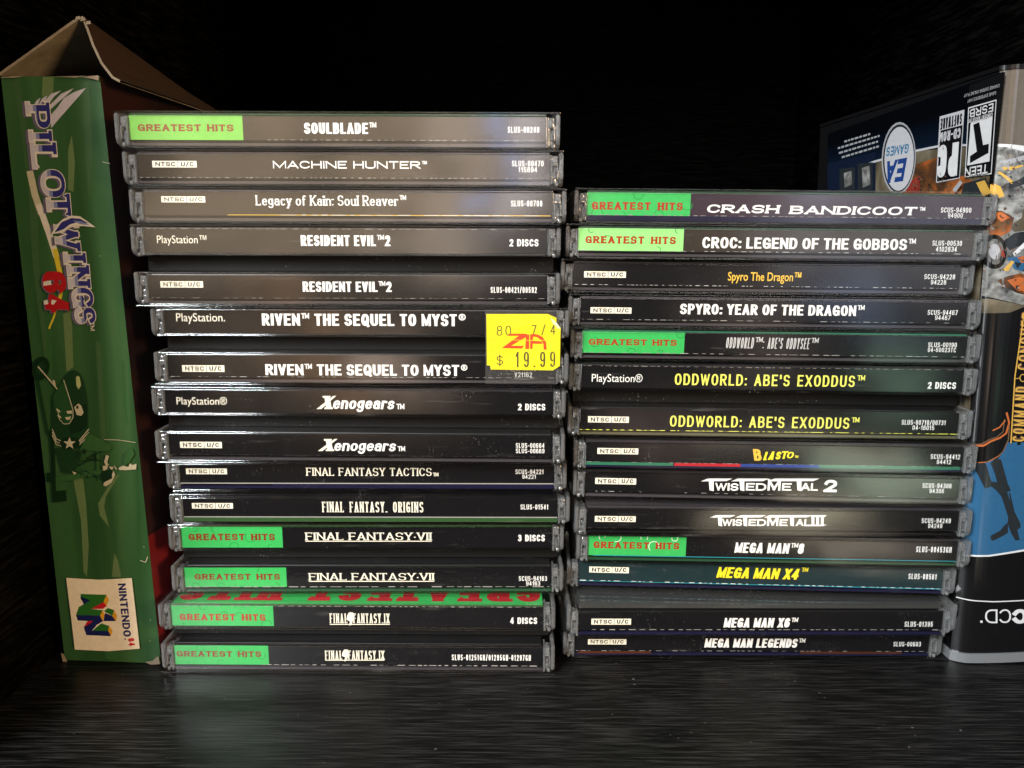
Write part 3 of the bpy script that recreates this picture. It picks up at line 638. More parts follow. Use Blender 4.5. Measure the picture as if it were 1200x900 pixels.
# ---- price sticker with its clear tape, on the two spines of the stickered case
mb = MB(); st = Sheet(mb, riv, -1.5, lift=.0)
body = [(570, 368), (642, 368), (652, 372.5), (652, 379), (657, 384), (656, 429), (648, 434), (575, 433), (574.5, 428.5), (570.5, 428)]
pts = [st.px(*p) for p in body]
STK = ink('sticker_yellow', (.64, .55, .007), rough=.42, bump=((120, 5, 160), 6e-4)); RED = ink('sticker_red', (.60, .045, .006), rough=.45, bump=None); PRT = ink('sticker_print', (.06, .055, .01), rough=.5, bump=None); EDGE = ink('sticker_paper', (.80, .78, .45), rough=.6, bump=None)
tb = bmesh.new(); fa = tb.faces.new([tb.verts.new((p[0], -1.5, p[1])) for p in pts]); ex = bmesh.ops.extrude_face_region(tb, geom=[fa])
for v in ex['geom']:
    if isinstance(v, bmesh.types.BMVert): v.co.y += .12
bmesh.ops.recalc_face_normals(tb, faces=tb.faces); mb.merge(tb, STK)
TP = dict(tx=.10, ty=.085, gap=.35, space=.5)
st.turned('80', (582, 393.5), (599, 393), (582, 382), PRT, tx=.11, ty=.10, gap=.3); st.turned('7/4', (623, 392.5), (651, 392), (623, 381), PRT, tx=.11, ty=.10, gap=.5)
zx = lambda x, y: (560 + x / 10, 360 + y / 10)
for q in ([(280, 477), (480, 335), (345, 335), (385, 310), (560, 310), (600, 330), (390, 452), (545, 452), (515, 485), (290, 480)],
          [(563, 330), (602, 318), (602, 490), (555, 490)], [(612, 318), (650, 312), (640, 490), (612, 490)],
          [(650, 312), (700, 318), (760, 350), (800, 410), (808, 498), (770, 498), (768, 430), (740, 385), (690, 350), (640, 345)], [(640, 395), (745, 400), (760, 430), (640, 428)]):
    st.shape([zx(*p) for p in q], RED)
st.turned('$', (582, 428.5), (589.5, 428.5), (582, 416), PRT, tx=.10, ty=.08); st.turned('19.99', (604, 430.5), (650.5, 430), (604, 412.5), PRT, tx=.11, ty=.09, gap=.3)
CR_ = ink('sticker_crease_shade', (.50, .43, .01), rough=.5, bump=None)  # shading of creases and edges painted as darker yellow lines
st.line([(571, 399), (600, 398.4), (628, 399), (656, 398.6)], .7, CR_); st.line([(572, 374), (600, 373.4), (640, 374)], .35, CR_); st.line([(575.5, 372), (575.5, 428)], .3, CR_); st.line([(571, 408), (590, 407.6)], .3, CR_); st.line([(648, 392), (649, 430)], .35, CR_)
st.shape([(644, 371), (653, 379.5), (656.5, 384), (655, 385.5), (648, 379)], EDGE); st.line([(644.5, 372), (649, 379), (655.5, 384.5)], .5, PRT)
sticker = mb.build('price_sticker', riv); sticker['label'] = 'yellow price sticker with red letters and black price, torn at its upper right corner'
mb = MB(); st = Sheet(mb, riv, -1.62, lift=0); a = st.px(568.5, 363); b2 = st.px(654, 363); c = st.px(575, 450); 
mb.box(a[0], b2[0], -1.36, -1.32, c[1], a[1], DUSTY); mb.build('clear_tape', riv)

# ---- right stack, bottom to top
ZR = .45; DZ = 2.1
def mega(sh, t, u0, u1, v0, v1, col='white', sl=.12): sh.text(t, u0, u1, v0, v1, W_(col), tx=.25, ty=.16, gap=.08, space=.34, slant=sl)
def r1(sh, zz):
    ntsc(sh, 689, 734, 749, 755.2); mega(sh, 'MEGA MAN LEGENDS' + TM, 825.5, 943.5, 748.3, 758.8); code(sh, ('SLUS-00603', 1047, 1079, 752, 757.4)); dashes(sh, zz[0] + .1, W_('paper'), th=.16, skip=.35, seed=21)
    sh.put([[(-58, zz[0] - .9), (-33, zz[0] - .9), (-34, zz[0] - .05), (-57, zz[0] - .05)], [(16, zz[0] - .8), (50, zz[0] - .8), (50, zz[0] - .05), (16, zz[0] - .05)]], W_('rust'))
    sh.put([[(-58.7, zz[1] - 1.1), (58.7, zz[1] - 1.1), (58.7, zz[1]), (-58.7, zz[1])]], W_('navy'))
add('mml', 'slim case at the very bottom of the right stack, white block capital title', *F('MML'), ZR, TR, card='navy', booklet='navy', spines=(r1,))
def r2(sh, zz):
    ntsc(sh, 693, 739.5, 725, 732); mega(sh, 'MEGA MAN X6' + TM, 848, 935, 724.2, 735.2); code(sh, ('SLUS-01395', 1060, 1093, 728.3, 734.3)); dashes(sh, zz[0] + .15, W_('paper'), th=.26, lo=1.8, hi=2.4, skip=.05, seed=22)
add('x6', 'slim case with slightly raised clear lid, second from the bottom of the right stack', *F('X6'), 10.4 + ZR, TR, lift=2.0, card='navy', booklet='smoke', spines=(r2,))
def r3(sh, zz):
    ntsc(sh, 690.5, 737, 664.3, 671.3)
    for d, c in ((.8, 'rust'), (0, 'yellow')): mega(sh, 'MEGA MAN X4', 839.5 + d, 938 + d, 665.5 + d, 678 + d, c, .22)
    mega(sh, TM, 938, 944, 665.5, 676, 'yellow'); code(sh, ('SLUS-00561', 1064.5, 1097.5, 672.3, 678.8)); sh.put([[(-58.7, zz[0] - .1), (58.7, zz[0] - .1), (58.7, zz[0] + .2), (-58.7, zz[0] + .05)]], W_('cyan')); dashes(sh, zz[0] + .2, W_('white'), th=.2, seed=23)
add('x4', 'slim case with slanted yellow block capital title, third from the right stack bottom', *F('X4'), 20.8 + ZR + DZ, TR, base='teal', card='navy', booklet='teal', spines=(r3,))
def r4(sh, zz):
    hits(sh, zz, 804, (695.5, 796, 635.3, 643), 'green', 'red', wear='white', seed=24); mega(sh, 'MEGA MAN' + TM + '8', 860.7, 943, 636.3, 648.3); code(sh, ('SLUS-00453GH', 1073.5, 1115, 640.5, 647.3)); sh.put([[(-57, zz[0] - .12), (58.7, zz[0] - .12), (58.7, zz[0] + .14), (-57, zz[0] + .14)]], W_('cyan'))
add('mm8', 'slim case with green label, white scribbles on it and a cyan line below', *F('MM8'), 31.2 + ZR + DZ, TR, card='forest', booklet='charcoal', spines=(r4,))
def twisted(sh, u0, u1, v0, v1, tail):
    """angular title: tall T, M, T with long pointed bars, small letters between"""
    w = u1 - u0; h = v1 - v0; f = lambda x, y: (u0 + w * x, v0 + h * y)
    for a, b, st in ((0, .22, .085), (.215, .48, .30), (.46, .875, .70)) if tail == 'roman' else ((0, .23, .075), (.22, .50, .30), (.49, .87, .72)):
        sh.shape([f(a, .22), f(a + .05, 0), f(b, 0), f(b - .045, .2)], W_('white')); sh.shape([f(st - .018, .15), f(st + .018, .15), f(st + .018, 1), f(st - .012, .93)], W_('white'))
    kw = dict(tx=.26, ty=.2, gap=.10)
    vm = v0 + h * .36
    sh.text('WIS', u0 + w * .105, u0 + w * .275, vm, v1 - h * .04, W_('white'), **kw); sh.text('ED', u0 + w * .33, u0 + w * .48, vm, v1 - h * .04, W_('white'), **kw)
    sh.text('M', u0 + w * .49, u0 + w * .585, v0 + h * .05, v1 - h * .04, W_('white'), tx=.24, ty=.2); sh.text('E', u0 + w * .595, u0 + w * .665, vm, v1 - h * .04, W_('white'), **kw)
    sh.text('AL', u0 + w * .735, u0 + w * .86, vm, v1 - h * .04, W_('white'), **kw)
    if tail == 'roman':
        for x in (.88, .92, .96): sh.shape([f(x - .012, .15), f(x + .012, .15), f(x + .012, .9), f(x - .012, .9)], W_('white'))
        sh.shape([f(.86, .17), f(.87, 0), f(1.0, 0), f(.98, .17)], W_('white')); sh.shape([f(.80, .98), f(.82, .84), f(1.0, .84), f(.965, .98)], W_('white'))
    else: sh.text('2', u0 + w * .905, u0 + w, v0 + h * .1, v1 + h * .08, W_('white'), tx=.27, ty=.22)
def r5(sh, zz):
    ntsc(sh, 697, 745, 604.8, 611.5); twisted(sh, 832, 969, 603.6, 616.8, 'roman'); code(sh, ('SCUS-94249', 1080, 1114, 607.3, 613), ('94249', 1087.5, 1104, 613.6, 618.8)); dashes(sh, zz[0] + .1, W_('charcoal'), seed=25)
add('tm3', 'slim case with jagged white title ending in a roman three', *F('TM3'), 41.6 + ZR + DZ, TR, card='black', spines=(r5,))
def r6(sh, zz):
    ntsc(sh, 697.5, 745.5, 560.3, 567.5); twisted(sh, 821.5, 981, 560.8, 575.5, '2'); code(sh, ('SCUS-94306', 1081, 1115, 566.3, 572), ('94306', 1089, 1106, 572.7, 577.8)); dashes(sh, zz[0] + .1, W_('grey'), th=.12, skip=.5, seed=26)
add('tm2', 'slim case with jagged white title ending in a figure two', *F('TM2'), 52 + ZR + DZ, TR, card='charcoal', spines=(r6,))
def r7(sh, zz):
    ntsc(sh, 700, 748, 525.2, 532.2)
    for t, u0, u1, v0, v1, s in (('B', 884.5, 893.5, 526.3, 539.8, -.2), ('L', 894.5, 900.5, 529.5, 539.2, .25), ('A', 900, 909, 529, 538.8, .3), ('S', 908.5, 916, 529.3, 538.2, .2), ('T', 914.5, 924, 528.8, 537.6, .2), ('O', 921.5, 931, 529.5, 537, .25)):
        sh.text(t, u0, u1, v0, v1, W_('yellow' if t != 'B' else 'gold'), tx=.26, ty=.18, slant=s)
    sh.text(TM, 931, 936, 534, 540, W_('yellow'))
    e = lambda u: sh.px(u, 541)[0]
    for u0, u1, c in ((686, 789, 'jade'), (790, 868, 'crimson'), (868.2, 960, 'blue'), (960.2, 1126, 'jade')): sh.put([[(e(u0), zz[0] - .85), (e(u1), zz[0] - .85), (e(u1), zz[0] + .1), (e(u0), zz[0] + .1)]], W_(c))
    code(sh, ('SCUS-94412', 1090.5, 1125, 532.3, 538), ('94412', 1097.5, 1114.5, 538.6, 543.8)); dashes(sh, zz[0] + .15, W_('paper'), th=.14, skip=.3, seed=27)
add('bla', 'slim case with a small jumpy yellow title and a red strip under it', *F('BLA'), 62.4 + ZR + DZ, TR, card='navy', spines=(r7,))
ABE = dict(tx=.16, ty=.13, gap=.17, space=.5)
def r8(sh, zz):
    sh.sans('PlayStation' + RG, 693.5, 753, 438.5, 447.5, W_('white')); sh.text("ODDWORLD: ABE'S EXODDUS" + TM, 790.7, 1013, 439, 452.3, W_('soft_yellow'), **ABE); sh.text('2 DISCS', 1087, 1120, 447.7, 455.6, W_('white'), **DISC); dashes(sh, zz[1] - .15, W_('paper'), th=.16, seed=28)
def r9(sh, zz):
    ntsc(sh, 689, 737, 488, 495.2); sh.text("ODDWORLD: ABE'S EXODDUS" + TM, 785, 1006.5, 488.2, 501.2, W_('soft_yellow'), **ABE); code(sh, ('SLUS-00710/00731', 1056.5, 1108, 492.2, 497.8), ('04-16015', 1069, 1094.5, 498.4, 503.8))
    sh.put([[(-58.7, zz[0] - .12), (58.7, zz[0] - .12), (58.7, zz[0] + .06), (-58.7, zz[0] + .06)]], W_('soft_yellow')) ; dashes(sh, zz[0] + .02, W_('black'), th=.3, seed=29)
add('exo', 'thick case with rounded pale yellow capitals on both of its spines', *F('EXO'), 72.8 + ZR + DZ, TR, True, card='olive', booklet='charcoal', spines=(r8, r9))
def r10(sh, zz):
    hits(sh, zz, 802, (690, 793, 397.6, 404.6), 'green', 'red', seed=30); sh.text("ODDWORLD" + TM + ": ABE'S ODDYSEE" + TM, 850.5, 959, 395.8, 408.6, W_('grey'), tx=.095, ty=.09, gap=.09, space=.25, slant=.08); code(sh, ('SLUS-00190', 1087.5, 1121, 401.3, 406.8), ('04-50023TC', 1087, 1120, 407.4, 412.6)); dashes(sh, zz[0] + .12, W_('paper'), th=.24, lo=1.8, hi=3, seed=31)
add('odd', 'slim case with green label and narrow tall grey slanted title', *F('ODD'), 96.8 + ZR + DZ, TR, booklet='jade', spines=(r10,))
def r11(sh, zz):
    ntsc(sh, 692, 740, 360.2, 367.3); sh.text('SPYRO: YEAR OF THE DRAGON' + TM, 797, 1012.6, 357, 369.3, W_('white'), **COND); code(sh, ('SCUS-94467', 1087, 1122, 363.3, 369), ('94467', 1095.5, 1113.5, 369.6, 375)); dashes(sh, zz[0] + .12, W_('paper'), th=.2, seed=32)
add('syd', 'slim case with long white block title between a gold titled and a green labelled case', *F('SYD'), 107.2 + ZR + DZ, TR, spines=(r11,))
def r12(sh, zz):
    ntsc(sh, 684.5, 733.5, 318, 325.3); sh.sans('Spyro The Dragon' + TM, 853, 939, 319.2, 329, W_('gold'), off=.012); code(sh, ('SCUS-94228', 1083, 1119, 321.3, 327.2), ('94228', 1090.5, 1108.5, 328, 333.4)); dashes(sh, zz[0] + .12, W_('grey'), th=.2, seed=33, lo=.9, hi=1.6)
add('spy', 'slim case with a small gold title, third from the top of the right stack', *F('SPY'), 117.6 + ZR + DZ, TR, spines=(r12,))
def r13(sh, zz):
    hits(sh, zz, 801, (686, 792, 277, 285.6), 'pale_green', 'red', seed=34); sh.text('CROC: LEGEND OF THE GOBBOS' + TM, 823, 1072.5, 279, 292, W_('white'), **COND); code(sh, ('SLUS-00530', 1092.5, 1127, 282, 288), ('4102834', 1096.5, 1121, 289, 295)); dashes(sh, zz[0] + .12, W_('grey'), th=.2, skip=.2, seed=35)
add('croc', 'slim case with the palest green label, just under the right stack top case', *F('CROC'), 128 + ZR + DZ, TR, booklet='forest', spines=(r13,), base='brown')
def r14(sh, zz):
    hits(sh, zz, 809, (693.5, 800, 237, 246), 'green', 'red', seed=36)
    sh.text('CRASH', 828, 914, 240, 249.7, W_('white'), tx=.34, ty=.19, gap=.2, serif=.8, sf=.75, slant=.15); sh.text('BANDICOOT', 925, 1075, 241.8, 251.6, W_('white'), tx=.34, ty=.19, gap=.2, serif=.8, sf=.75, slant=.15)
    sh.text(TM, 1077, 1085, 243, 253, W_('white')); code(sh, ('SCUS-94900', 1102.5, 1138, 243.2, 249.2), ('94900', 1110.5, 1128, 249.8, 255.2)); dashes(sh, zz[0] + .14, W_('paper'), th=.22, seed=37)
    sh.put([[(-58.7, zz[0] - .95), (58.7, zz[0] - .95), (58.7, zz[0] - .1), (-58.7, zz[0] - .1)]], W_('navy'))
add('crash', 'slim case topmost of the right stack with wide slanted white serif capitals', *F('CRASH'), 138.4 + ZR + DZ, TR, booklet='forest', base='plum', card='navy', spines=(r14,))

# ------------------------------------------------------------------ the two upright boxes
def floor_hit(u, v):
    d = ray(u, v); return CAMPOS + d * (-CAM_H / d.z)
def art(name, cols, scale, rough=.2, detail=4.0, bump=((30, 5, 75), 7e-5), lo=.32, hi=.68):
    m, nt, b, o = mat(name); n = N(nt, 'ShaderNodeTexNoise', i_Scale=1.0, i_Detail=detail, i_Distortion=.6); nt.links.new(posn(nt, *scale), n.inputs['Vector'])
    rp = N(nt, 'ShaderNodeValToRGB'); e = rp.color_ramp.elements
    e[0].position = lo; e[0].color = (*cols[0], 1); e[1].position = hi; e[1].color = (*cols[-1], 1)
    for i, c in enumerate(cols[1:-1]): x = e.new(lo + (hi - lo) * (i + 1) / (len(cols) - 1)); x.color = (*c, 1)
    nt.links.new(n.outputs[0], rp.inputs[0]); nt.links.new(rp.outputs[0], b.inputs['Base Color']); b.inputs['Roughness'].default_value = rough
    if bump: wave_bump(nt, b, *bump)
    MATS[name] = m; return m

# ---- tall green cardboard box, lid flap open
PL, PR = floor_hit(76, 774), floor_hit(189, 778)
box = thing('game_box', 'worn green cardboard box with open top flap, standing left of the left stack', 'box', PL, (0, 0, math.atan2(PR.y - PL.y, PR.x - PL.x)))
BB = ((70, 30, 7), 3.5e-4)
GA = art('printed_green', [(.017, .058, .018), (.027, .088, .026), (.042, .118, .038), (.07, .155, .055)], (95, 50, 9), .30, bump=BB, lo=.25, hi=.75)
SIDE = art('printed_side', [(.009, .004, .004), (.018, .006, .005), (.028, .008, .005)], (10, 14, 30), .4); SRED = ink('printed_red', (.16, .010, .012), .4, bump=None)
BRD = art('bare_cardboard', [(.22, .17, .11), (.33, .27, .19)], (200, 200, 200), .85); BRO = ink('brown_card', (.034, .017, .008), .6, bump=None)
def bi(n, c, r=.33): return ink('box_' + n, c, rough=r, bump=BB)
mb = MB(); sh = Sheet(mb, box, 0.0, step=.0008, lift=.012)
q = [sh.px(*p) for p in ((76, 774), (189, 778), (117, 89.5), (1, 89.5))]
D = 188
f_ = [(p[0], 0, max(p[1], .2)) for p in q]; k_ = [(p[0], D, max(p[1], .2)) for p in q]
mb.poly(f_, GA); mb.poly([f_[1], k_[1], k_[2], f_[2]], SIDE); mb.poly([k_[0], f_[0], f_[3], k_[3]], SIDE); mb.poly([k_[1], k_[0], k_[3], k_[2]], SIDE); mb.poly([f_[0], k_[0], k_[1], f_[1]], BRD)
zt = q[2][1]
# printed red foot of the right side
def lerp(a, b, t): return tuple(a[i] + (b[i] - a[i]) * t for i in range(3))
r0, r1 = lerp(f_[1], f_[2], .0), lerp(f_[1], f_[2], .24); r2, r3 = lerp(k_[1], k_[2], .16), lerp(k_[1], k_[2], 0)
mb.poly([(p[0] + .02, p[1], p[2]) for p in (r0, r3, r2, r1)], SRED)
PALE = bi('pale_green', (.13, .20, .075)); MID = bi('mid_green', (.036, .115, .032)); DK = bi('dark_green', (.006, .026, .009)); DK2 = bi('darker_green', (.010, .043, .014)); CRM = bi('cream', (.55, .50, .34)); LIL = bi('lilac', (.55, .52, .58)); NAV = bi('navy', (.03, .03, .18)); PUR = bi('purple_grey', (.13, .11, .17)); SKY = bi('sky', (.22, .24, .42)); YEL = bi('yellow', (.70, .55, .04)); RD = bi('red', (.45, .012, .015)); WHT = bi('white', (.72, .66, .56)); MIST = bi('mist', (.050, .118, .042))
# streaks of the printed background, plus a gloss sheen painted as a pale streak
for P, m in (([(14, 92), (22, 92), (30, 140), (38, 200), (36, 240), (30, 200), (24, 145)], MIST), ([(50, 90), (63, 90), (62, 116), (56, 124), (49, 112)], PALE), ([(80, 175), (84, 158), (88, 190), (86, 225), (80, 222)], PALE),
             ([(33, 210), (40, 205), (44, 240), (46, 310), (56, 400), (56, 450), (50, 400), (38, 310)], MIST), ([(49, 262), (52, 255), (54, 300), (60, 360), (62, 450), (56, 440), (52, 330)], MID),
             ([(74, 368), (84, 364), (86, 430), (78, 436)], PALE), ([(90, 380), (96, 378), (98, 410), (93, 400)], MID), ([(86, 562), (97, 558), (101, 590), (104, 640), (102, 676), (98, 670), (95, 610)], PALE),
             ([(134, 558), (140, 556), (124, 582), (122, 594), (128, 618), (117, 604), (115, 590)], PALE), ([(131, 676), (134, 648), (138, 656), (142, 676)], PALE), ([(66, 560), (70, 556), (90, 660), (92, 690), (84, 680)], MID),
             ([(112, 690), (128, 694), (140, 774), (124, 772)], MID), ([(96, 98), (104, 95), (108, 175), (104, 235), (100, 180)], MIST), ([(112, 400), (118, 402), (124, 510), (119, 520)], MIST), ([(142, 420), (146, 424), (150, 500), (146, 490)], MID)): sh.shape(P, m)
z5 = lambda P: [(20 + x / 6, 90 + y / 6) for x, y in P]; z7 = lambda P: [(30 + x / 5.29, 230 + y / 5.29) for x, y in P]
# wing, swoosh
for P in ([(485, 78), (400, 108), (330, 150), (285, 215), (235, 270), (240, 360), (300, 290), (380, 200), (450, 120)], [(398, 80), (310, 120), (240, 190), (218, 205), (232, 232), (300, 170), (370, 110)], [(312, 95), (240, 120), (190, 175), (180, 205), (212, 205), (260, 140)], [(214, 130), (175, 155), (150, 200), (178, 205), (200, 160)], [(165, 145), (135, 170), (115, 205), (145, 205)]): sh.shape(z5(P), LIL)
sh.line([(36, 205), (41, 228), (47, 246)], 8, CRM); sh.line([(47, 244), (58, 275), (65, 297)], 7.5, WHT); sh.line([(65, 295), (70, 318), (72, 336)], 6, YEL); sh.line([(72, 335), (71, 346), (68, 357)], 4, YEL); sh.line([(68, 356), (63, 372), (58, 384)], 2, YEL)
def big(ch, u0, u1, v0, v1, du=5.0):
    """logo letter turned a quarter clockwise; top of the letter to the right, rows drift to the right going down"""
    kw = dict(tx=.24, ty=.14, serif=1.0, sf=.9)
    O, X, Y = (u0, v0), (u0 + (v1 - v0) * .1, v1), (u1, v0)
    kb = dict(tx=.33, ty=.22, serif=1.0, sf=.85)
    for d, kk, m in (((-3.2, 1.2), kb, PUR), ((0, 0), kb, WHT)): sh.turned(ch, (O[0] + d[0] - .8, O[1] + d[1] - .8), (X[0] + d[0] - .8, X[1] + d[1] + .8), (Y[0] + d[0] + .8, Y[1] + d[1] - .8), m, **kk)
    sh.turned(ch, O, X, Y, LIL, **kw); sh.turned(ch, O, X, Y, SKY, lo=.30, **kw); sh.turned(ch, O, X, Y, NAV, lo=.45, **kw)
for a in (('P', 30, 58, 123, 150), ('I', 34, 61, 156, 164), ('L', 36, 66, 170, 198), ('O', 47, 75, 199, 231), ('T', 54, 82, 227, 253), ('W', 63, 92, 257, 292), ('I', 75, 101, 299, 309), ('N', 79, 105, 313, 335), ('G', 84, 109, 337, 360), ('S', 88, 112, 360, 379)): big(*a)
for P, m in (([(165, 235), (200, 175), (240, 140), (290, 120), (345, 125), (440, 192), (360, 185), (290, 190), (240, 225)], WHT), ([(185, 225), (230, 160), (290, 135), (345, 140), (400, 170), (330, 160), (280, 175), (240, 205)], NAV), ([(300, 150), (350, 155), (410, 182), (340, 172)], SKY)): sh.shape(z7(P), m)
for d, c in (((-1.5, 1), PUR), ((0, 0), RD)):
    sh.turned('6', (50 + d[0], 318 + d[1]), (52 + d[0], 343 + d[1]), (78 + d[0], 318 + d[1]), c, tx=.34, ty=.20); sh.turned('4', (53 + d[0], 345 + d[1]), (55 + d[0], 366 + d[1]), (81 + d[0], 345 + d[1]), c, tx=.30, ty=.20)
sh.shape([(52, 330), (61, 328.5), (62, 333.5), (52.5, 335)], WHT); sh.shape([(52.5, 352), (57, 351), (58, 356), (53, 357)], WHT); sh.shape([(62, 351), (68, 352), (64, 357), (61.5, 356)], WHT)
sh.turned('TM', (106.5, 377), (107.5, 387.5), (111.5, 376.5), WHT, tx=.2, ty=.2)
# a small generic flying machine in greens
y8 = lambda P: [(30 + x / 4.5, 400 + y / 4.5) for x, y in P]
sh.shape(y8([(130, 470), (150, 465), (165, 700), (165, 800), (145, 800), (140, 620)]), DK)
for r_, m in ((1, DK), (.55, DK2)): sh.shape(y8([(85 + 46 * r_ * math.cos(a * .35), 142 + 62 * r_ * math.sin(a * .35) - 14 * r_ * math.cos(a * .35)) for a in range(18)]), m)
sh.line(y8([(75, 135), (178, 255)]), 1.6, CRM); sh.shape(y8([(148, 200), (160, 205), (166, 240), (155, 235)]), CRM)
sh.shape(y8([(60, 190), (75, 200), (130, 480), (120, 500)]), DK2)
sh.shape(y8([(210, 190), (235, 160), (260, 148), (290, 165), (312, 205), (328, 290), (333, 380), (335, 480), (290, 560), (230, 568), (165, 520), (145, 450), (148, 290), (180, 240)]), DK2)
sh.shape(y8([(258, 330), (330, 330), (333, 440), (300, 470), (240, 490), (235, 440), (258, 400)]), DK); sh.shape(y8([(150, 290), (178, 240), (208, 205), (248, 330), (256, 390), (240, 428), (215, 432), (180, 400), (160, 350)]), bi('glass_green', (.020, .075, .022)))
sh.line(y8([(208, 205), (235, 290), (256, 360), (256, 400), (236, 432), (208, 434), (186, 410), (178, 370)]), .9, CRM)
for P in ([(262, 345), (285, 326), (300, 338), (312, 375), (300, 390), (275, 386)], [(220, 366), (250, 362), (252, 378), (228, 380)], [(214, 398), (246, 394), (240, 410), (222, 412)], [(166, 350), (184, 360), (192, 372), (172, 366)], [(172, 385), (190, 392), (196, 402), (180, 400)]): sh.shape(y8(P), CRM)
sh.shape(y8([(272, 186), (284, 180), (292, 190), (298, 230), (286, 252), (274, 232)]), bi('shine', (.45, .48, .20))); sh.shape(y8([(272, 340), (284, 336), (286, 352), (274, 354)]), DK)
for dy in (0, 16, 32): sh.line(y8([(148, 462 + dy), (168, 512 + dy * .9), (230, 538 + dy * .8), (290, 520 + dy * .7), (338, 462 + dy)]), 1.0, CRM)
sh.shape(y8([(240 + 52 * math.cos(a * .35), 535 + 34 * math.sin(a * .35)) for a in range(18)]), DK)
sh.shape(y8([(238 + (34 if a % 2 == 0 else 14) * math.sin(a * math.pi / 5), 536 - (34 if a % 2 == 0 else 14) * math.cos(a * math.pi / 5)) for a in range(10)]), CRM)
sh.shape(y8([(335, 480), (400, 510), (462, 555), (440, 578), (380, 574), (290, 572), (310, 530)]), MID); sh.shape(y8([(380, 576), (396, 578), (395, 690), (380, 690)]), MID)
sh.shape(y8([(165, 560), (290, 575), (300, 600), (260, 690), (200, 690), (180, 620)]), DK2); sh.shape(y8([(165, 710), (420, 672), (430, 690), (250, 730), (165, 735)]), MID)
r = random.Random(5)
for i in range(16): x = 240 + r.random() * 130; y = 590 + r.random() * 120; sh.line(y8([(x, y), (x + r.uniform(-10, 80), y + r.uniform(-40, 40))]), r.uniform(.6, 1.4), DK)
for P in ([(430, 596), (446, 602), (436, 636), (446, 650), (428, 650), (420, 632)], [(412, 655), (440, 650), (436, 672), (416, 680)], [(444, 658), (470, 660), (462, 676)], [(470, 680), (478, 700), (460, 740), (430, 762), (416, 756), (420, 742), (452, 720)], [(496, 664), (520, 652), (548, 660), (556, 640), (568, 650), (590, 642), (588, 672), (540, 676), (500, 676)], [(250, 682), (276, 690), (262, 700)], [(470, 648), (490, 672), (480, 672)]): sh.shape(y8(P), CRM)
sh.shape(y8([(405, 680), (460, 675), (462, 720), (420, 740), (402, 720)]), DK); sh.shape(y8([(145, 790), (218, 782), (222, 838), (150, 848)]), DK); sh.shape(y8([(118, 690), (150, 690), (150, 735), (118, 740)]), DK)
sh.shape(y8([(530, 590), (566, 560), (580, 590), (550, 640), (520, 655)]), MID)
sh.line([(124, 514.5), (140, 515), (160, 518)], .7, CRM); sh.line([(166, 656), (172, 658), (174, 652)], .9, CRM); sh.line([(122, 190), (130, 192)], .6, CRM)
# white badge with a four sided folded letter mark
z6 = lambda P: [(40 + x / 5, 640 + y / 5) for x, y in P]
sh.shape(z6([(195, 181), (390, 192), (578, 182), (602, 390), (625, 595), (440, 610), (245, 600), (222, 400)]), bi('badge', (.86, .74, .54)))
BG, BN, BR, BY = bi('mark_green', (.025, .15, .02)), bi('mark_navy', (.012, .016, .10)), bi('mark_red', (.55, .012, .02)), bi('mark_yellow', (.75, .36, .02))
for P, m in (([(278, 275), (430, 280), (412, 324), (340, 362), (412, 370), (392, 402), (252, 398), (268, 352), (335, 312), (283, 312)], BG), ([(276, 290), (283, 312), (335, 312), (298, 338)], BN), ([(340, 362), (414, 322), (432, 345), (410, 362)], BR), ([(430, 280), (445, 310), (430, 345), (413, 322)], BY),
             ([(252, 398), (392, 402), (412, 434), (375, 455), (345, 490), (440, 490), (456, 522), (312, 516), (298, 470), (352, 435), (262, 430)], BN), ([(298, 470), (320, 434), (352, 435)], BR), ([(408, 368), (420, 398), (410, 434), (393, 402)], BY), ([(416, 375), (440, 357), (475, 370), (465, 404), (425, 382)], BG),
             ([(422, 385), (465, 404), (488, 434), (412, 434)], BN), ([(475, 370), (492, 402), (486, 436), (465, 404)], BY), ([(348, 490), (400, 446), (446, 462), (440, 492)], BG), ([(447, 460), (466, 492), (456, 522), (440, 490)], BY)): sh.shape(z6(P), m)
sh.turned('NINTENDO', *z6([(497, 215), (531, 525), (542, 213)]), BN, tx=.27, ty=.2, gap=.13); sh.turned('64', *z6([(556, 536), (562, 580), (592, 531)]), BR, tx=.24, ty=.2, gap=.16); sh.shape(z6([(536, 535), (545, 534), (546, 541), (537, 542)]), BN)
# worn, torn cardboard corners
for P in ([(73, 764), (76, 765), (81, 775), (79, 777), (75, 774)], [(171, 774.5), (180, 773), (187, 767), (188.5, 777), (178, 777.5)], [(99, 91), (108, 89.5), (117, 89), (117.3, 95), (110, 93)], [(1, 92), (8, 90.5), (30, 89.6), (20, 91.6)], [(62, 90.5), (84, 89.7), (104, 89.6), (90, 91.5)]): sh.shape(P, BRD)
for (u, v) in ((177.6, 725.5), (176.8, 750), (119, 300), (170, 640)): sh.shape([(u - .7, v - .7), (u + .7, v - .5), (u + .5, v + .7)], CRM)
mb.build('box_body', box)
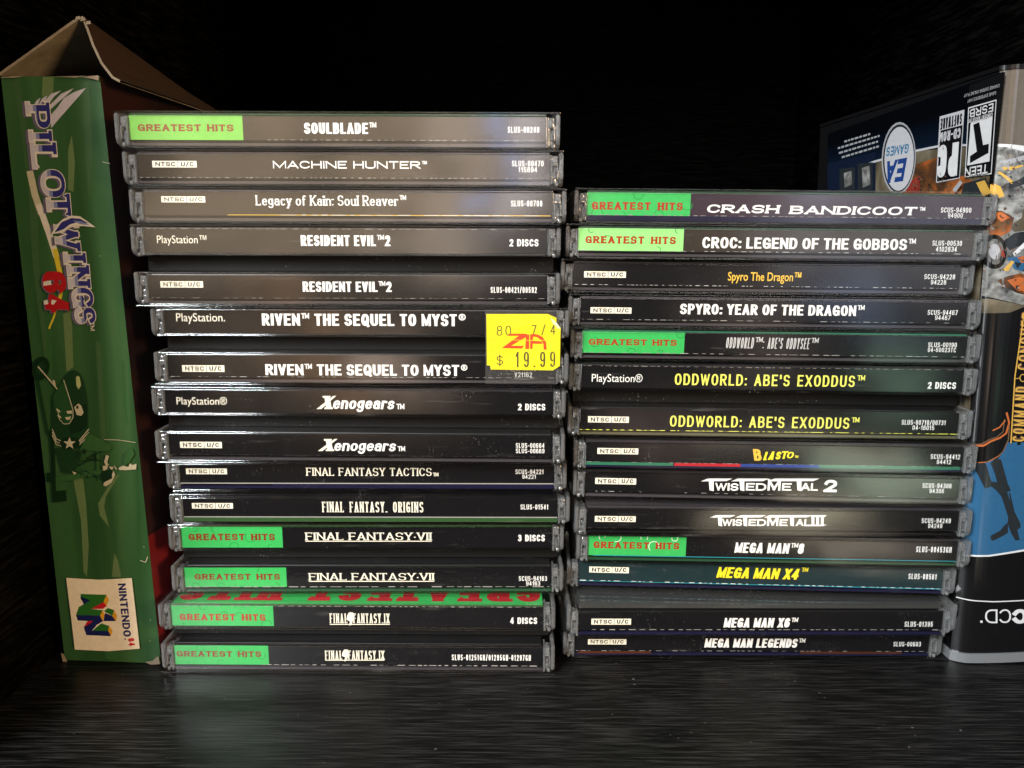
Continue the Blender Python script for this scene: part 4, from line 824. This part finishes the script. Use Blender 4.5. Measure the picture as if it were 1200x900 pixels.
# lid flap: hinged along the left edge, raised to a ridge, tongue curling down on the right
mb = MB(); prof = [sh.px(*p) for p in ((1, 89), (50, 54), (88, 27), (97, 22), (102, 34), (109, 54), (119, 75), (132, 92), (141, 97))]
bkp = [(q[3][0], zt - 1), (q[3][0] + 8, zt + 2.5), (q[3][0] + 16, zt + 5), (q[3][0] + 20, zt + 6.5), (q[3][0] + 22, zt + 5.5), (q[3][0] + 25, zt + 4), (q[3][0] + 28, zt + 2), (q[3][0] + 30, zt + .6), (q[3][0] + 31, zt - .5)]
n = len(prof); DB = 84; th = .7
def pt(i, t, o):   # outer offset along the profile normal
    a, b = prof[max(i - 1, 0)], prof[min(i + 1, n - 1)]; nx, nz = -(b[1] - a[1]), (b[0] - a[0]); l = math.hypot(nx, nz)
    x = prof[i][0] + (bkp[i][0] - prof[i][0]) * t; z = prof[i][1] + (bkp[i][1] - prof[i][1]) * t; return (x + nx / l * o, t * DB - .5, z + nz / l * o)
ts = [0, .2, .4, .6, .8, 1]
for i in range(n - 1):
    for a, b in zip(ts, ts[1:]):
        mb.poly([pt(i, a, th), pt(i + 1, a, th), pt(i + 1, b, th), pt(i, b, th)], BRO); mb.poly([pt(i, a, 0), pt(i, b, 0), pt(i + 1, b, 0), pt(i + 1, a, 0)], BRD)
    mb.poly([pt(i, 0, 0), pt(i + 1, 0, 0), pt(i + 1, 0, th), pt(i, 0, th)], BRD)
for x, y, z, w in ((93, 22.5, 5, 3), (99, 24, 6, 2.5), (105, 28, 5, 2)):   # frayed paper on the ridge
    c = sh.px(x, y); mb.poly([(c[0] - .8, -.8, c[1] - .4), (c[0] + .9, -.9, c[1] - .2), (c[0] + .5, -.6, c[1] + .7), (c[0] - .5, -.7, c[1] + .5)], BRD)
mb.build('top_flap', box)
# inner edges of the open top
mb = MB(); mb.box(q[3][0] + .8, q[2][0] - .8, 30, 31, zt - 40, zt - 2, BRD); mb.build('inner_card', box)

# ---- upright keep case at right: spine to the viewer, front cover towards the stack
CL, CR = floor_hit(1119, 778), floor_hit(1200, 777)
kc = thing('game_case', 'tall upright case with blue and black spine standing right of the right stack', 'game case', CL, (0, 0, math.atan2(CR.y - CL.y, CR.x - CL.x)))
tmp = Sheet(None, kc, 0.0); top = tmp.px(1179, 80); KH = top[1]; kc.rotation_euler[1] = math.atan2(top[0], KH)
KW, KD = 31.0, 133.0
def ky(x): e = abs(x - KW / 2) / (KW / 2); return 0.9 * e * e + 2.1 * max(0, (e - .66) / .34) ** 2
xs = [0, .25, .5, .8, 1.1, 1.5, 1.9, 2.4, 2.9, 3.5, 4.2, 5.2, 6.5, 8, 10, 13, 15.5, 18, 21, 24, 26, 27.5, 28.6, 29.5, 30.3, 31]
KB = ((14, 8, 4), 2.5e-4)
def ki(n_, c, r_=.11): return ink('cover_' + n_, c, rough=r_, bump=KB)
BLK = ki('black', (.006, .006, .0065)); KN = ki('navy', (.006, .011, .026)); KW_ = ki('white', (.60, .60, .60)); KLU = ki('blue', (.024, .095, .19)); KGR = ki('gunmetal', (.018, .022, .025)); KOR = ki('orange', (.42, .11, .03)); KYL = ki('yellow', (.55, .32, .06)); KBL = ki('logo_blue', (.015, .045, .18)); KLG = ki('grey', (.32, .32, .33)); KSL = ki('silver', (.46, .46, .48)); KTC = ki('teal_blue', (.03, .15, .28)); KRD = ki('red', (.22, .03, .02)); KBR = ki('brown', (.13, .07, .04)); KTN = ki('tan', (.11, .09, .07))
FIRE = art('printed_explosion', [(.03, .02, .015), (.10, .04, .015), (.34, .09, .02), (.52, .28, .09)], (90, 70, 90), .15, bump=KB); ROCK = art('printed_rubble', [(.04, .04, .04), (.15, .15, .14), (.33, .33, .31)], (260, 260, 320), .15, detail=8, bump=KB); SMOKE = art('printed_smoke', [(.03, .03, .02), (.10, .08, .05), (.20, .17, .12)], (60, 60, 60), .15, bump=KB); FADE, nt, b, o = mat('navy_black_fade'); b.inputs['Roughness'].default_value = .11
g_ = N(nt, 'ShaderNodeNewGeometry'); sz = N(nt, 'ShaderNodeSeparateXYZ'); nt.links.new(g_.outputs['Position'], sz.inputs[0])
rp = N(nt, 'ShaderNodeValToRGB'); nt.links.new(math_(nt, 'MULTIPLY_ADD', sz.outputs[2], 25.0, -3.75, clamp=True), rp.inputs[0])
rp.color_ramp.elements[0].position = .25; rp.color_ramp.elements[0].color = (.005, .013, .030, 1); rp.color_ramp.elements[1].position = .68; rp.color_ramp.elements[1].color = (.0015, .002, .003, 1)  # navy low down, near black towards the top
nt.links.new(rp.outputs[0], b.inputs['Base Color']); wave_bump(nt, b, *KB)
LIP = plain('case_grey_plastic', (.16, .165, .17), .18)
mb = MB()
def shell(z0, z1, off, m, mb):
    ring = [(x * (KW + 2 * off) / KW - off, ky(x) - off) for x in xs] + [(KW + off, KD), (-off, KD)]
    for i in range(len(ring)):
        a, b = ring[i], ring[(i + 1) % len(ring)]; mb.poly([(a[0], a[1], z0), (b[0], b[1], z0), (b[0], b[1], z1), (a[0], a[1], z1)], m)
    mb.poly([(p[0], p[1], z0) for p in ring[::-1]], m); mb.poly([(p[0], p[1], z1) for p in ring], m)
shell(.2, 3.4, .55, LIP, mb); shell(3.41, KH, 0, BLK, mb); shell(KH + .01, KH + 1.2, .4, BLK, mb)
o = mb.build('case_shell', kc)
mb = MB(); sp = Sheet(mb, kc, 1.0, lift=.02, step=.0015, yfun=ky); sp.cuts = xs[1:-1]
def cl(P):  # keep printed shapes on the spine
    return clip(clip([sp.px(*p) for p in P], 0, .05, False), 0, KW - .05, True)
def sh2(P, m):
    c = cl(P)
    if len(c) > 2: sp.put([c], m)
sh2([(1170, 78), (1260, 78), (1260, 180), (1200, 177), (1185, 171), (1165, 168)], KTN)  # tan room reflection painted onto the top of the spine
sh2([(1165, 168), (1185, 171), (1260, 182), (1260, 420), (1200, 400), (1130, 340)], ROCK)
sh2([(1165, 167), (1185, 169.5), (1260, 179), (1260, 183), (1200, 178.5), (1180, 172.5), (1165, 170)], KW_)
z2 = lambda P: [(1080 + x / 6, 200 + y / 6) for x, y in P]
zt_ = lambda P: [(1000 + x / 6, 60 + y / 6) for x, y in P]
for P, m in ((zt_([(1040, 770), (1100, 760), (1200, 730), (1200, 760), (1100, 790), (1040, 785)]), KLG), (zt_([(1050, 815), (1120, 810), (1180, 800), (1180, 812), (1110, 835), (1060, 835)]), KYL), (z2([(545, 10), (560, 5), (640, 80), (625, 95)]), KYL), (z2([(560, 120), (590, 90), (660, 70), (760, 10), (760, 70), (680, 110), (600, 130)]), KGR),
             (z2([(440, 85), (500, 70), (560, 110), (580, 180), (550, 190), (500, 150), (450, 130)]), KYL), (z2([(470, 430), (500, 290), (560, 280), (640, 330), (620, 420), (560, 460), (490, 450)]), FIRE), (z2([(510, 300), (560, 290), (610, 330), (560, 360)]), KOR),
             (z2([(700, 270), (740, 290), (740, 420), (640, 430), (615, 410), (650, 360), (690, 330)]), SMOKE), (z2([(560, 500), (640, 440), (740, 420), (740, 500), (610, 560)]), KGR),
             (z2([(515 + 75 * math.cos(a * .3), 570 + 122 * math.sin(a * .3)) for a in range(21)]), BLK), (z2([(520 + 50 * math.cos(a * .3), 570 + 90 * math.sin(a * .3)) for a in range(21)]), ROCK), (z2([(520 + 30 * math.cos(a * .3), 570 + 55 * math.sin(a * .3)) for a in range(21)]), KLG), (z2([(545, 530), (570, 560), (580, 610), (555, 600)]), KRD),
             (z2([(630, 580), (700, 510), (740, 480), (740, 510), (690, 560), (640, 600)]), KW_), (z2([(590, 610), (690, 600), (740, 640), (740, 720), (640, 690)]), KLU), (z2([(560, 700), (620, 630), (640, 640), (590, 720)]), KYL), (z2([(660, 610), (740, 590), (740, 630), (690, 650)]), KOR), (z2([(640, 640), (690, 650), (660, 690)]), KGR),
             (z2([(380, 720), (560, 700), (740, 730), (740, 900), (380, 900)]), ROCK), (z2([(530, 770), (600, 740), (680, 720), (740, 740), (740, 880), (660, 860), (560, 810)]), FIRE), (z2([(590, 770), (680, 745), (740, 770), (740, 850), (660, 840)]), KOR)): sh2(P, m)
rr = random.Random(11); PAL = [KGR, KTN, KLG, KBR, SMOKE, ROCK, KGR, FIRE, SMOKE, ROCK, BLK]
for i in range(320):
    u = rr.uniform(1142, 1215); v = rr.uniform(178, 342); w = rr.uniform(.3, 2.0); h = rr.uniform(.3, 1.5); t_ = rr.uniform(-1.5, 1.5)
    sh2([(u - w, v - h * .4), (u - w * .2, v - h - t_), (u + w, v + h * .3 - t_), (u + w * .1, v + h)], PAL[rr.randrange(len(PAL))])
sh2([(1100, 352), (1150, 346), (1200, 358), (1260, 362), (1260, 520), (1190, 520), (1172, 536), (1138, 546), (1100, 540)], BLK)
sh2([(1120, 356), (1160, 350), (1200, 358), (1180, 366), (1140, 368)], SMOKE)
z4 = lambda P: [(1080 + x / 5.625, 480 + y / 5.625) for x, y in P]
sh2([(1100, 548), (1145, 545), (1168, 535), (1178, 517), (1260, 517), (1260, 636), (1200, 642), (1155, 649), (1100, 651)], KLU)
for P, w, m in (([(355, 240), (400, 235), (440, 205), (500, 180), (540, 150), (560, 80), (545, 20)], 2.2, KOR), ([(355, 232), (390, 225), (430, 195), (480, 175), (520, 140), (530, 60)], 1.2, KBR), ([(460, 130), (500, 110), (530, 70)], 1.6, KOR), ([(360, 350), (420, 340), (490, 300), (520, 270), (555, 190), (560, 100)], 1.5, KBR), ([(375, 348), (430, 336), (495, 298)], .8, KOR)):
    p_ = z4(P); c_ = [sp.px(*p) for p in p_]; ww = abs(sp.px(1161, 500)[0] - sp.px(1160, 500)[0]) * w
    for qd in stroke_polys(c_, ww, ww): sp.put([qd], m)
for P in ([(440, 345), (485, 305), (500, 340), (520, 400), (545, 470), (560, 500), (570, 525), (545, 535), (590, 655), (632, 740), (634, 765), (612, 782), (628, 848), (600, 853), (572, 805), (548, 740), (552, 700), (512, 570), (482, 530), (445, 500), (405, 515), (380, 460), (356, 400), (358, 352), (412, 350), (446, 468), (482, 470), (462, 400)], [(492, 320), (506, 318), (548, 470), (536, 474)], [(556, 540), (566, 538), (606, 720), (596, 724)], [(550, 735), (552, 800), (525, 818), (455, 856), (440, 846), (440, 822), (500, 788), (530, 750)]): sh2(z4(P), KGR)
sh2([(1100, 652.2), (1136, 651.6), (1156, 650.6), (1200, 643.5), (1260, 636), (1260, 634), (1200, 641.2), (1156, 648.6), (1136, 649.6), (1100, 650.3)], KW_)
sh2([(1100, 701.5), (1126, 702.6), (1161, 703.6), (1200, 701.9), (1260, 699), (1260, 697.7), (1200, 700.7), (1161, 702.3), (1126, 701.4), (1100, 700.5)], KW_)
def spt(t_, O, X, Y, m, **kw):
    o_, x_, y_ = (Vector(sp.px(*p)) for p in (O, X, Y)); ex, ey = x_ - o_, y_ - o_; P = lettering(t_, ex.length / ey.length, **kw); ex = ex / ex.length * ey.length
    for q_ in P:
        c_ = clip(clip([tuple(o_ + ex * p[0] + ey * p[1]) for p in q_], 0, .05, False), 0, KW - .05, True)
        if len(c_) > 2: sp.put([c_], m)
spt('CD', (1181.5, 711.5), (1151.5, 712), (1181.5, 727.5), KW_, tx=.12, ty=.11, gap=.12); spt('PC', (1220, 711), (1183, 711.5), (1220, 728), KW_, tx=.34, ty=.24, gap=.06); sh2([(1146, 725), (1148.6, 725), (1148.6, 727.6), (1146, 727.6)], KW_)
# title running up the spine between two thin rules
OUT = dict(tx=.13, ty=.12, gap=.22, space=.35)
spt('COMMAND', (1197, 516.5), (1201, 452), (1181.5, 515.5), KBR, tx=.24, ty=.22, gap=.14); spt('COMMAND', (1196.2, 516), (1200, 452.5), (1182.5, 515.5), KYL, **OUT)
spt('CONQUER', (1201.5, 433), (1207, 365), (1187, 432), KBR, tx=.24, ty=.22, gap=.14); spt('CONQUER', (1200.8, 432.5), (1206, 365.5), (1187.8, 432), KYL, **OUT)
for qd in stroke_polys([sp.px(*p) for p in [(1193.5 + 3.4 * math.cos(a * .35), 441.5 + 4.2 * math.sin(a * .35)) for a in range(19)]], .25, .25): sp.put([qd], KYL)
sh2([(1179, 517.5), (1180.4, 517.5), (1185, 440), (1195.5, 366), (1194.3, 366), (1183.6, 440)], KYL); sh2([(1185, 442), (1190, 441.2), (1190, 442), (1185, 442.8)], KYL)
spt('DELUXE', (1214, 584), (1219, 520), (1197.5, 583.5), KW_, tx=.2, ty=.18, gap=.2)
sp_o = mb.build('spine_print', kc)
# cover print
mb = MB(); cv = Sheet(mb, kc, 0.0, axis='x', step=.0015, lift=.02)
def q2(P, m): cv.shape(P, m)
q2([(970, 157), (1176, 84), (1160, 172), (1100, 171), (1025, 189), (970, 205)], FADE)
q2([(1136, 100), (1178, 84), (1164, 215), (1130, 222)], BLK)
q2([(970, 205), (1025, 189), (1073, 177), (1163, 170), (1130, 560), (975, 480)], SMOKE); q2([(970, 192), (1026, 178), (1026, 230), (970, 236)], KN)
q2([(1060, 205), (1075, 192), (1100, 184), (1120, 200), (1122, 240), (1070, 250), (1055, 232)], FIRE); q2([(1062, 215), (1078, 206), (1078, 232), (1064, 238)], KRD); q2([(1100, 214), (1128, 206), (1140, 212), (1136, 240), (1100, 244)], FIRE)
q2([(1010, 193.5), (1025, 188), (1073, 175.5), (1100, 170), (1164, 167.6), (1164, 170), (1100, 172.6), (1073, 178), (1025, 190.5), (1010, 195.5)], KSL)
for i, (u0, u1, v0, v1) in enumerate(((984, 1002, 196, 224), (1005, 1023, 190, 224))):
    q2([(u0, v0 + 2), (u1, v0), (u1, v1), (u0, v1 + 2)], KGR); q2([(u0 + 5, v0 + 7), (u1 - 4, v0 + 4), (u1 - 3, v1 - 8), (u0 + 6, v1 - 4)], ROCK)
for t_, a, b, v in (('Air Force General against', 1029, 983, 166), ('with Zero Hour battles', 1030, 986, 172), ('new commands and units', 1031, 984, 160), ('for quick play', 1020, 992, 154.5)):
    t_ = 'iunoelavr sagec fonrelu'[:len(t_)]
    cv.turned(t_, (a, v - 2 + .26 * (1030 - a)), (b, v + .26 * (1030 - b) - 2), (a, v + 2.2), KSL, tx=.13, ty=.12, gap=.16) if False else None
    L_ = a
    rr = random.Random(int(v))
    while L_ > b:                                    # lines of type too small to read in the photo
        w = rr.uniform(2, 5); y = v + .30 * (1031 - L_) - 2; q2([(L_, y), (L_ - w, y + .3 * w), (L_ - w, y + .3 * w + 2.2), (L_, y + 2.2)], KLG); L_ -= w + 1.1
EL = lambda cx, cy, a_, b_: [(cx + a_ * math.cos(i * .2244) + (-.10 * b_) * math.sin(i * .2244) * .3, cy + b_ * math.sin(i * .2244)) for i in range(28)]
q2(EL(1053.5, 185.5, 20, 42.5), KLG); q2(EL(1053.7, 185.5, 18.6, 40), KGR); q2(EL(1054, 186, 17.2, 37.5), KSL)
cv.turned('EA', (1063.5, 184.5), (1040.5, 189), (1060.5, 212), KBL, tx=.26, ty=.22, gap=.06, slant=.15)
cv.turned('GAMES', (1066, 168), (1040, 172.5), (1064.5, 179.5), KTC, tx=.2, ty=.17, gap=.16)
# software label
q2([(1102, 136.5), (1131, 128.5), (1125.5, 209), (1097.5, 214.5)], KSL); q2([(1103, 153), (1128.8, 146.5), (1124.8, 208), (1098.6, 213)], BLK)
cv.turned('SOFTWARE', (1128.5, 132.5), (1103.8, 139.5), (1127.6, 145.5), BLK, tx=.2, ty=.15, gap=.12); cv.turned('CD-ROM', (1127.4, 149.5), (1103, 155.5), (1126.4, 161.5), KSL, tx=.24, ty=.17, gap=.1); cv.turned('PC', (1125.6, 166), (1101.5, 170.5), (1123, 206), KW_, tx=.34, ty=.2, gap=.1)
# rating label
q2([(1136.7, 126), (1170, 116.5), (1164, 204), (1132.5, 208)], KW_); q2([(1137.6, 127.2), (1169, 118.2), (1163.2, 202.8), (1133.4, 206.8)], BLK)
q2([(1139.6, 143.5), (1165.3, 135.8), (1161.6, 189), (1135.4, 194)], KW_)
q2(zt_([(855, 517), (898, 497), (925, 660), (966, 650), (963, 715), (832, 788), (832, 738), (880, 705)]), BLK)
cv.turned('ESRB', (1166.5, 120.5), (1139, 128.6), (1165.8, 130.5), KW_, tx=.2, ty=.17, gap=.2); cv.turned('CONTENT RATED BY', (1166, 131.6), (1138.5, 139.6), (1165.5, 136.6), KW_, tx=.17, ty=.15, gap=.12); cv.turned('TEEN', (1161.2, 192), (1134.6, 196.6), (1160.4, 203), KW_, tx=.22, ty=.18, gap=.12)
cv.turned('Game Experience May'.upper(), (1171, 106.5), (1138, 116.8), (1170.7, 110.5), KLG, tx=.16, ty=.14, gap=.12); cv.turned('CHANGE DURING ONLINE PLAY', (1176, 98), (1135, 110.5), (1175.6, 102), KLG, tx=.16, ty=.14, gap=.12)
for i in range(150):
    u = rr.uniform(1074, 1166); v = rr.uniform(210, 240) - (u - 1040) * .06; w = rr.uniform(.3, 2.0); h = rr.uniform(.3, 1.6); t_ = rr.uniform(-1.5, 1.5)
    q2([(u - w, v - h * .4), (u - w * .2, v - h - t_), (u + w, v + h * .3 - t_), (u + w * .1, v + h)], [KBR, FIRE, SMOKE, KGR, SMOKE, KTN, KBR, BLK][rr.randrange(8)])
q2([(1122, 222), (1131, 211), (1134, 214), (1125, 226)], KLG); q2([(1135, 215), (1162, 208), (1163, 230), (1130, 240)], KGR); q2([(1150, 214), (1160, 211), (1168, 226), (1158, 230)], KYL)
q2([(1132, 470), (1148, 360), (1150, 365), (1134, 475)], KGR)
mb.build('cover_print', kc)
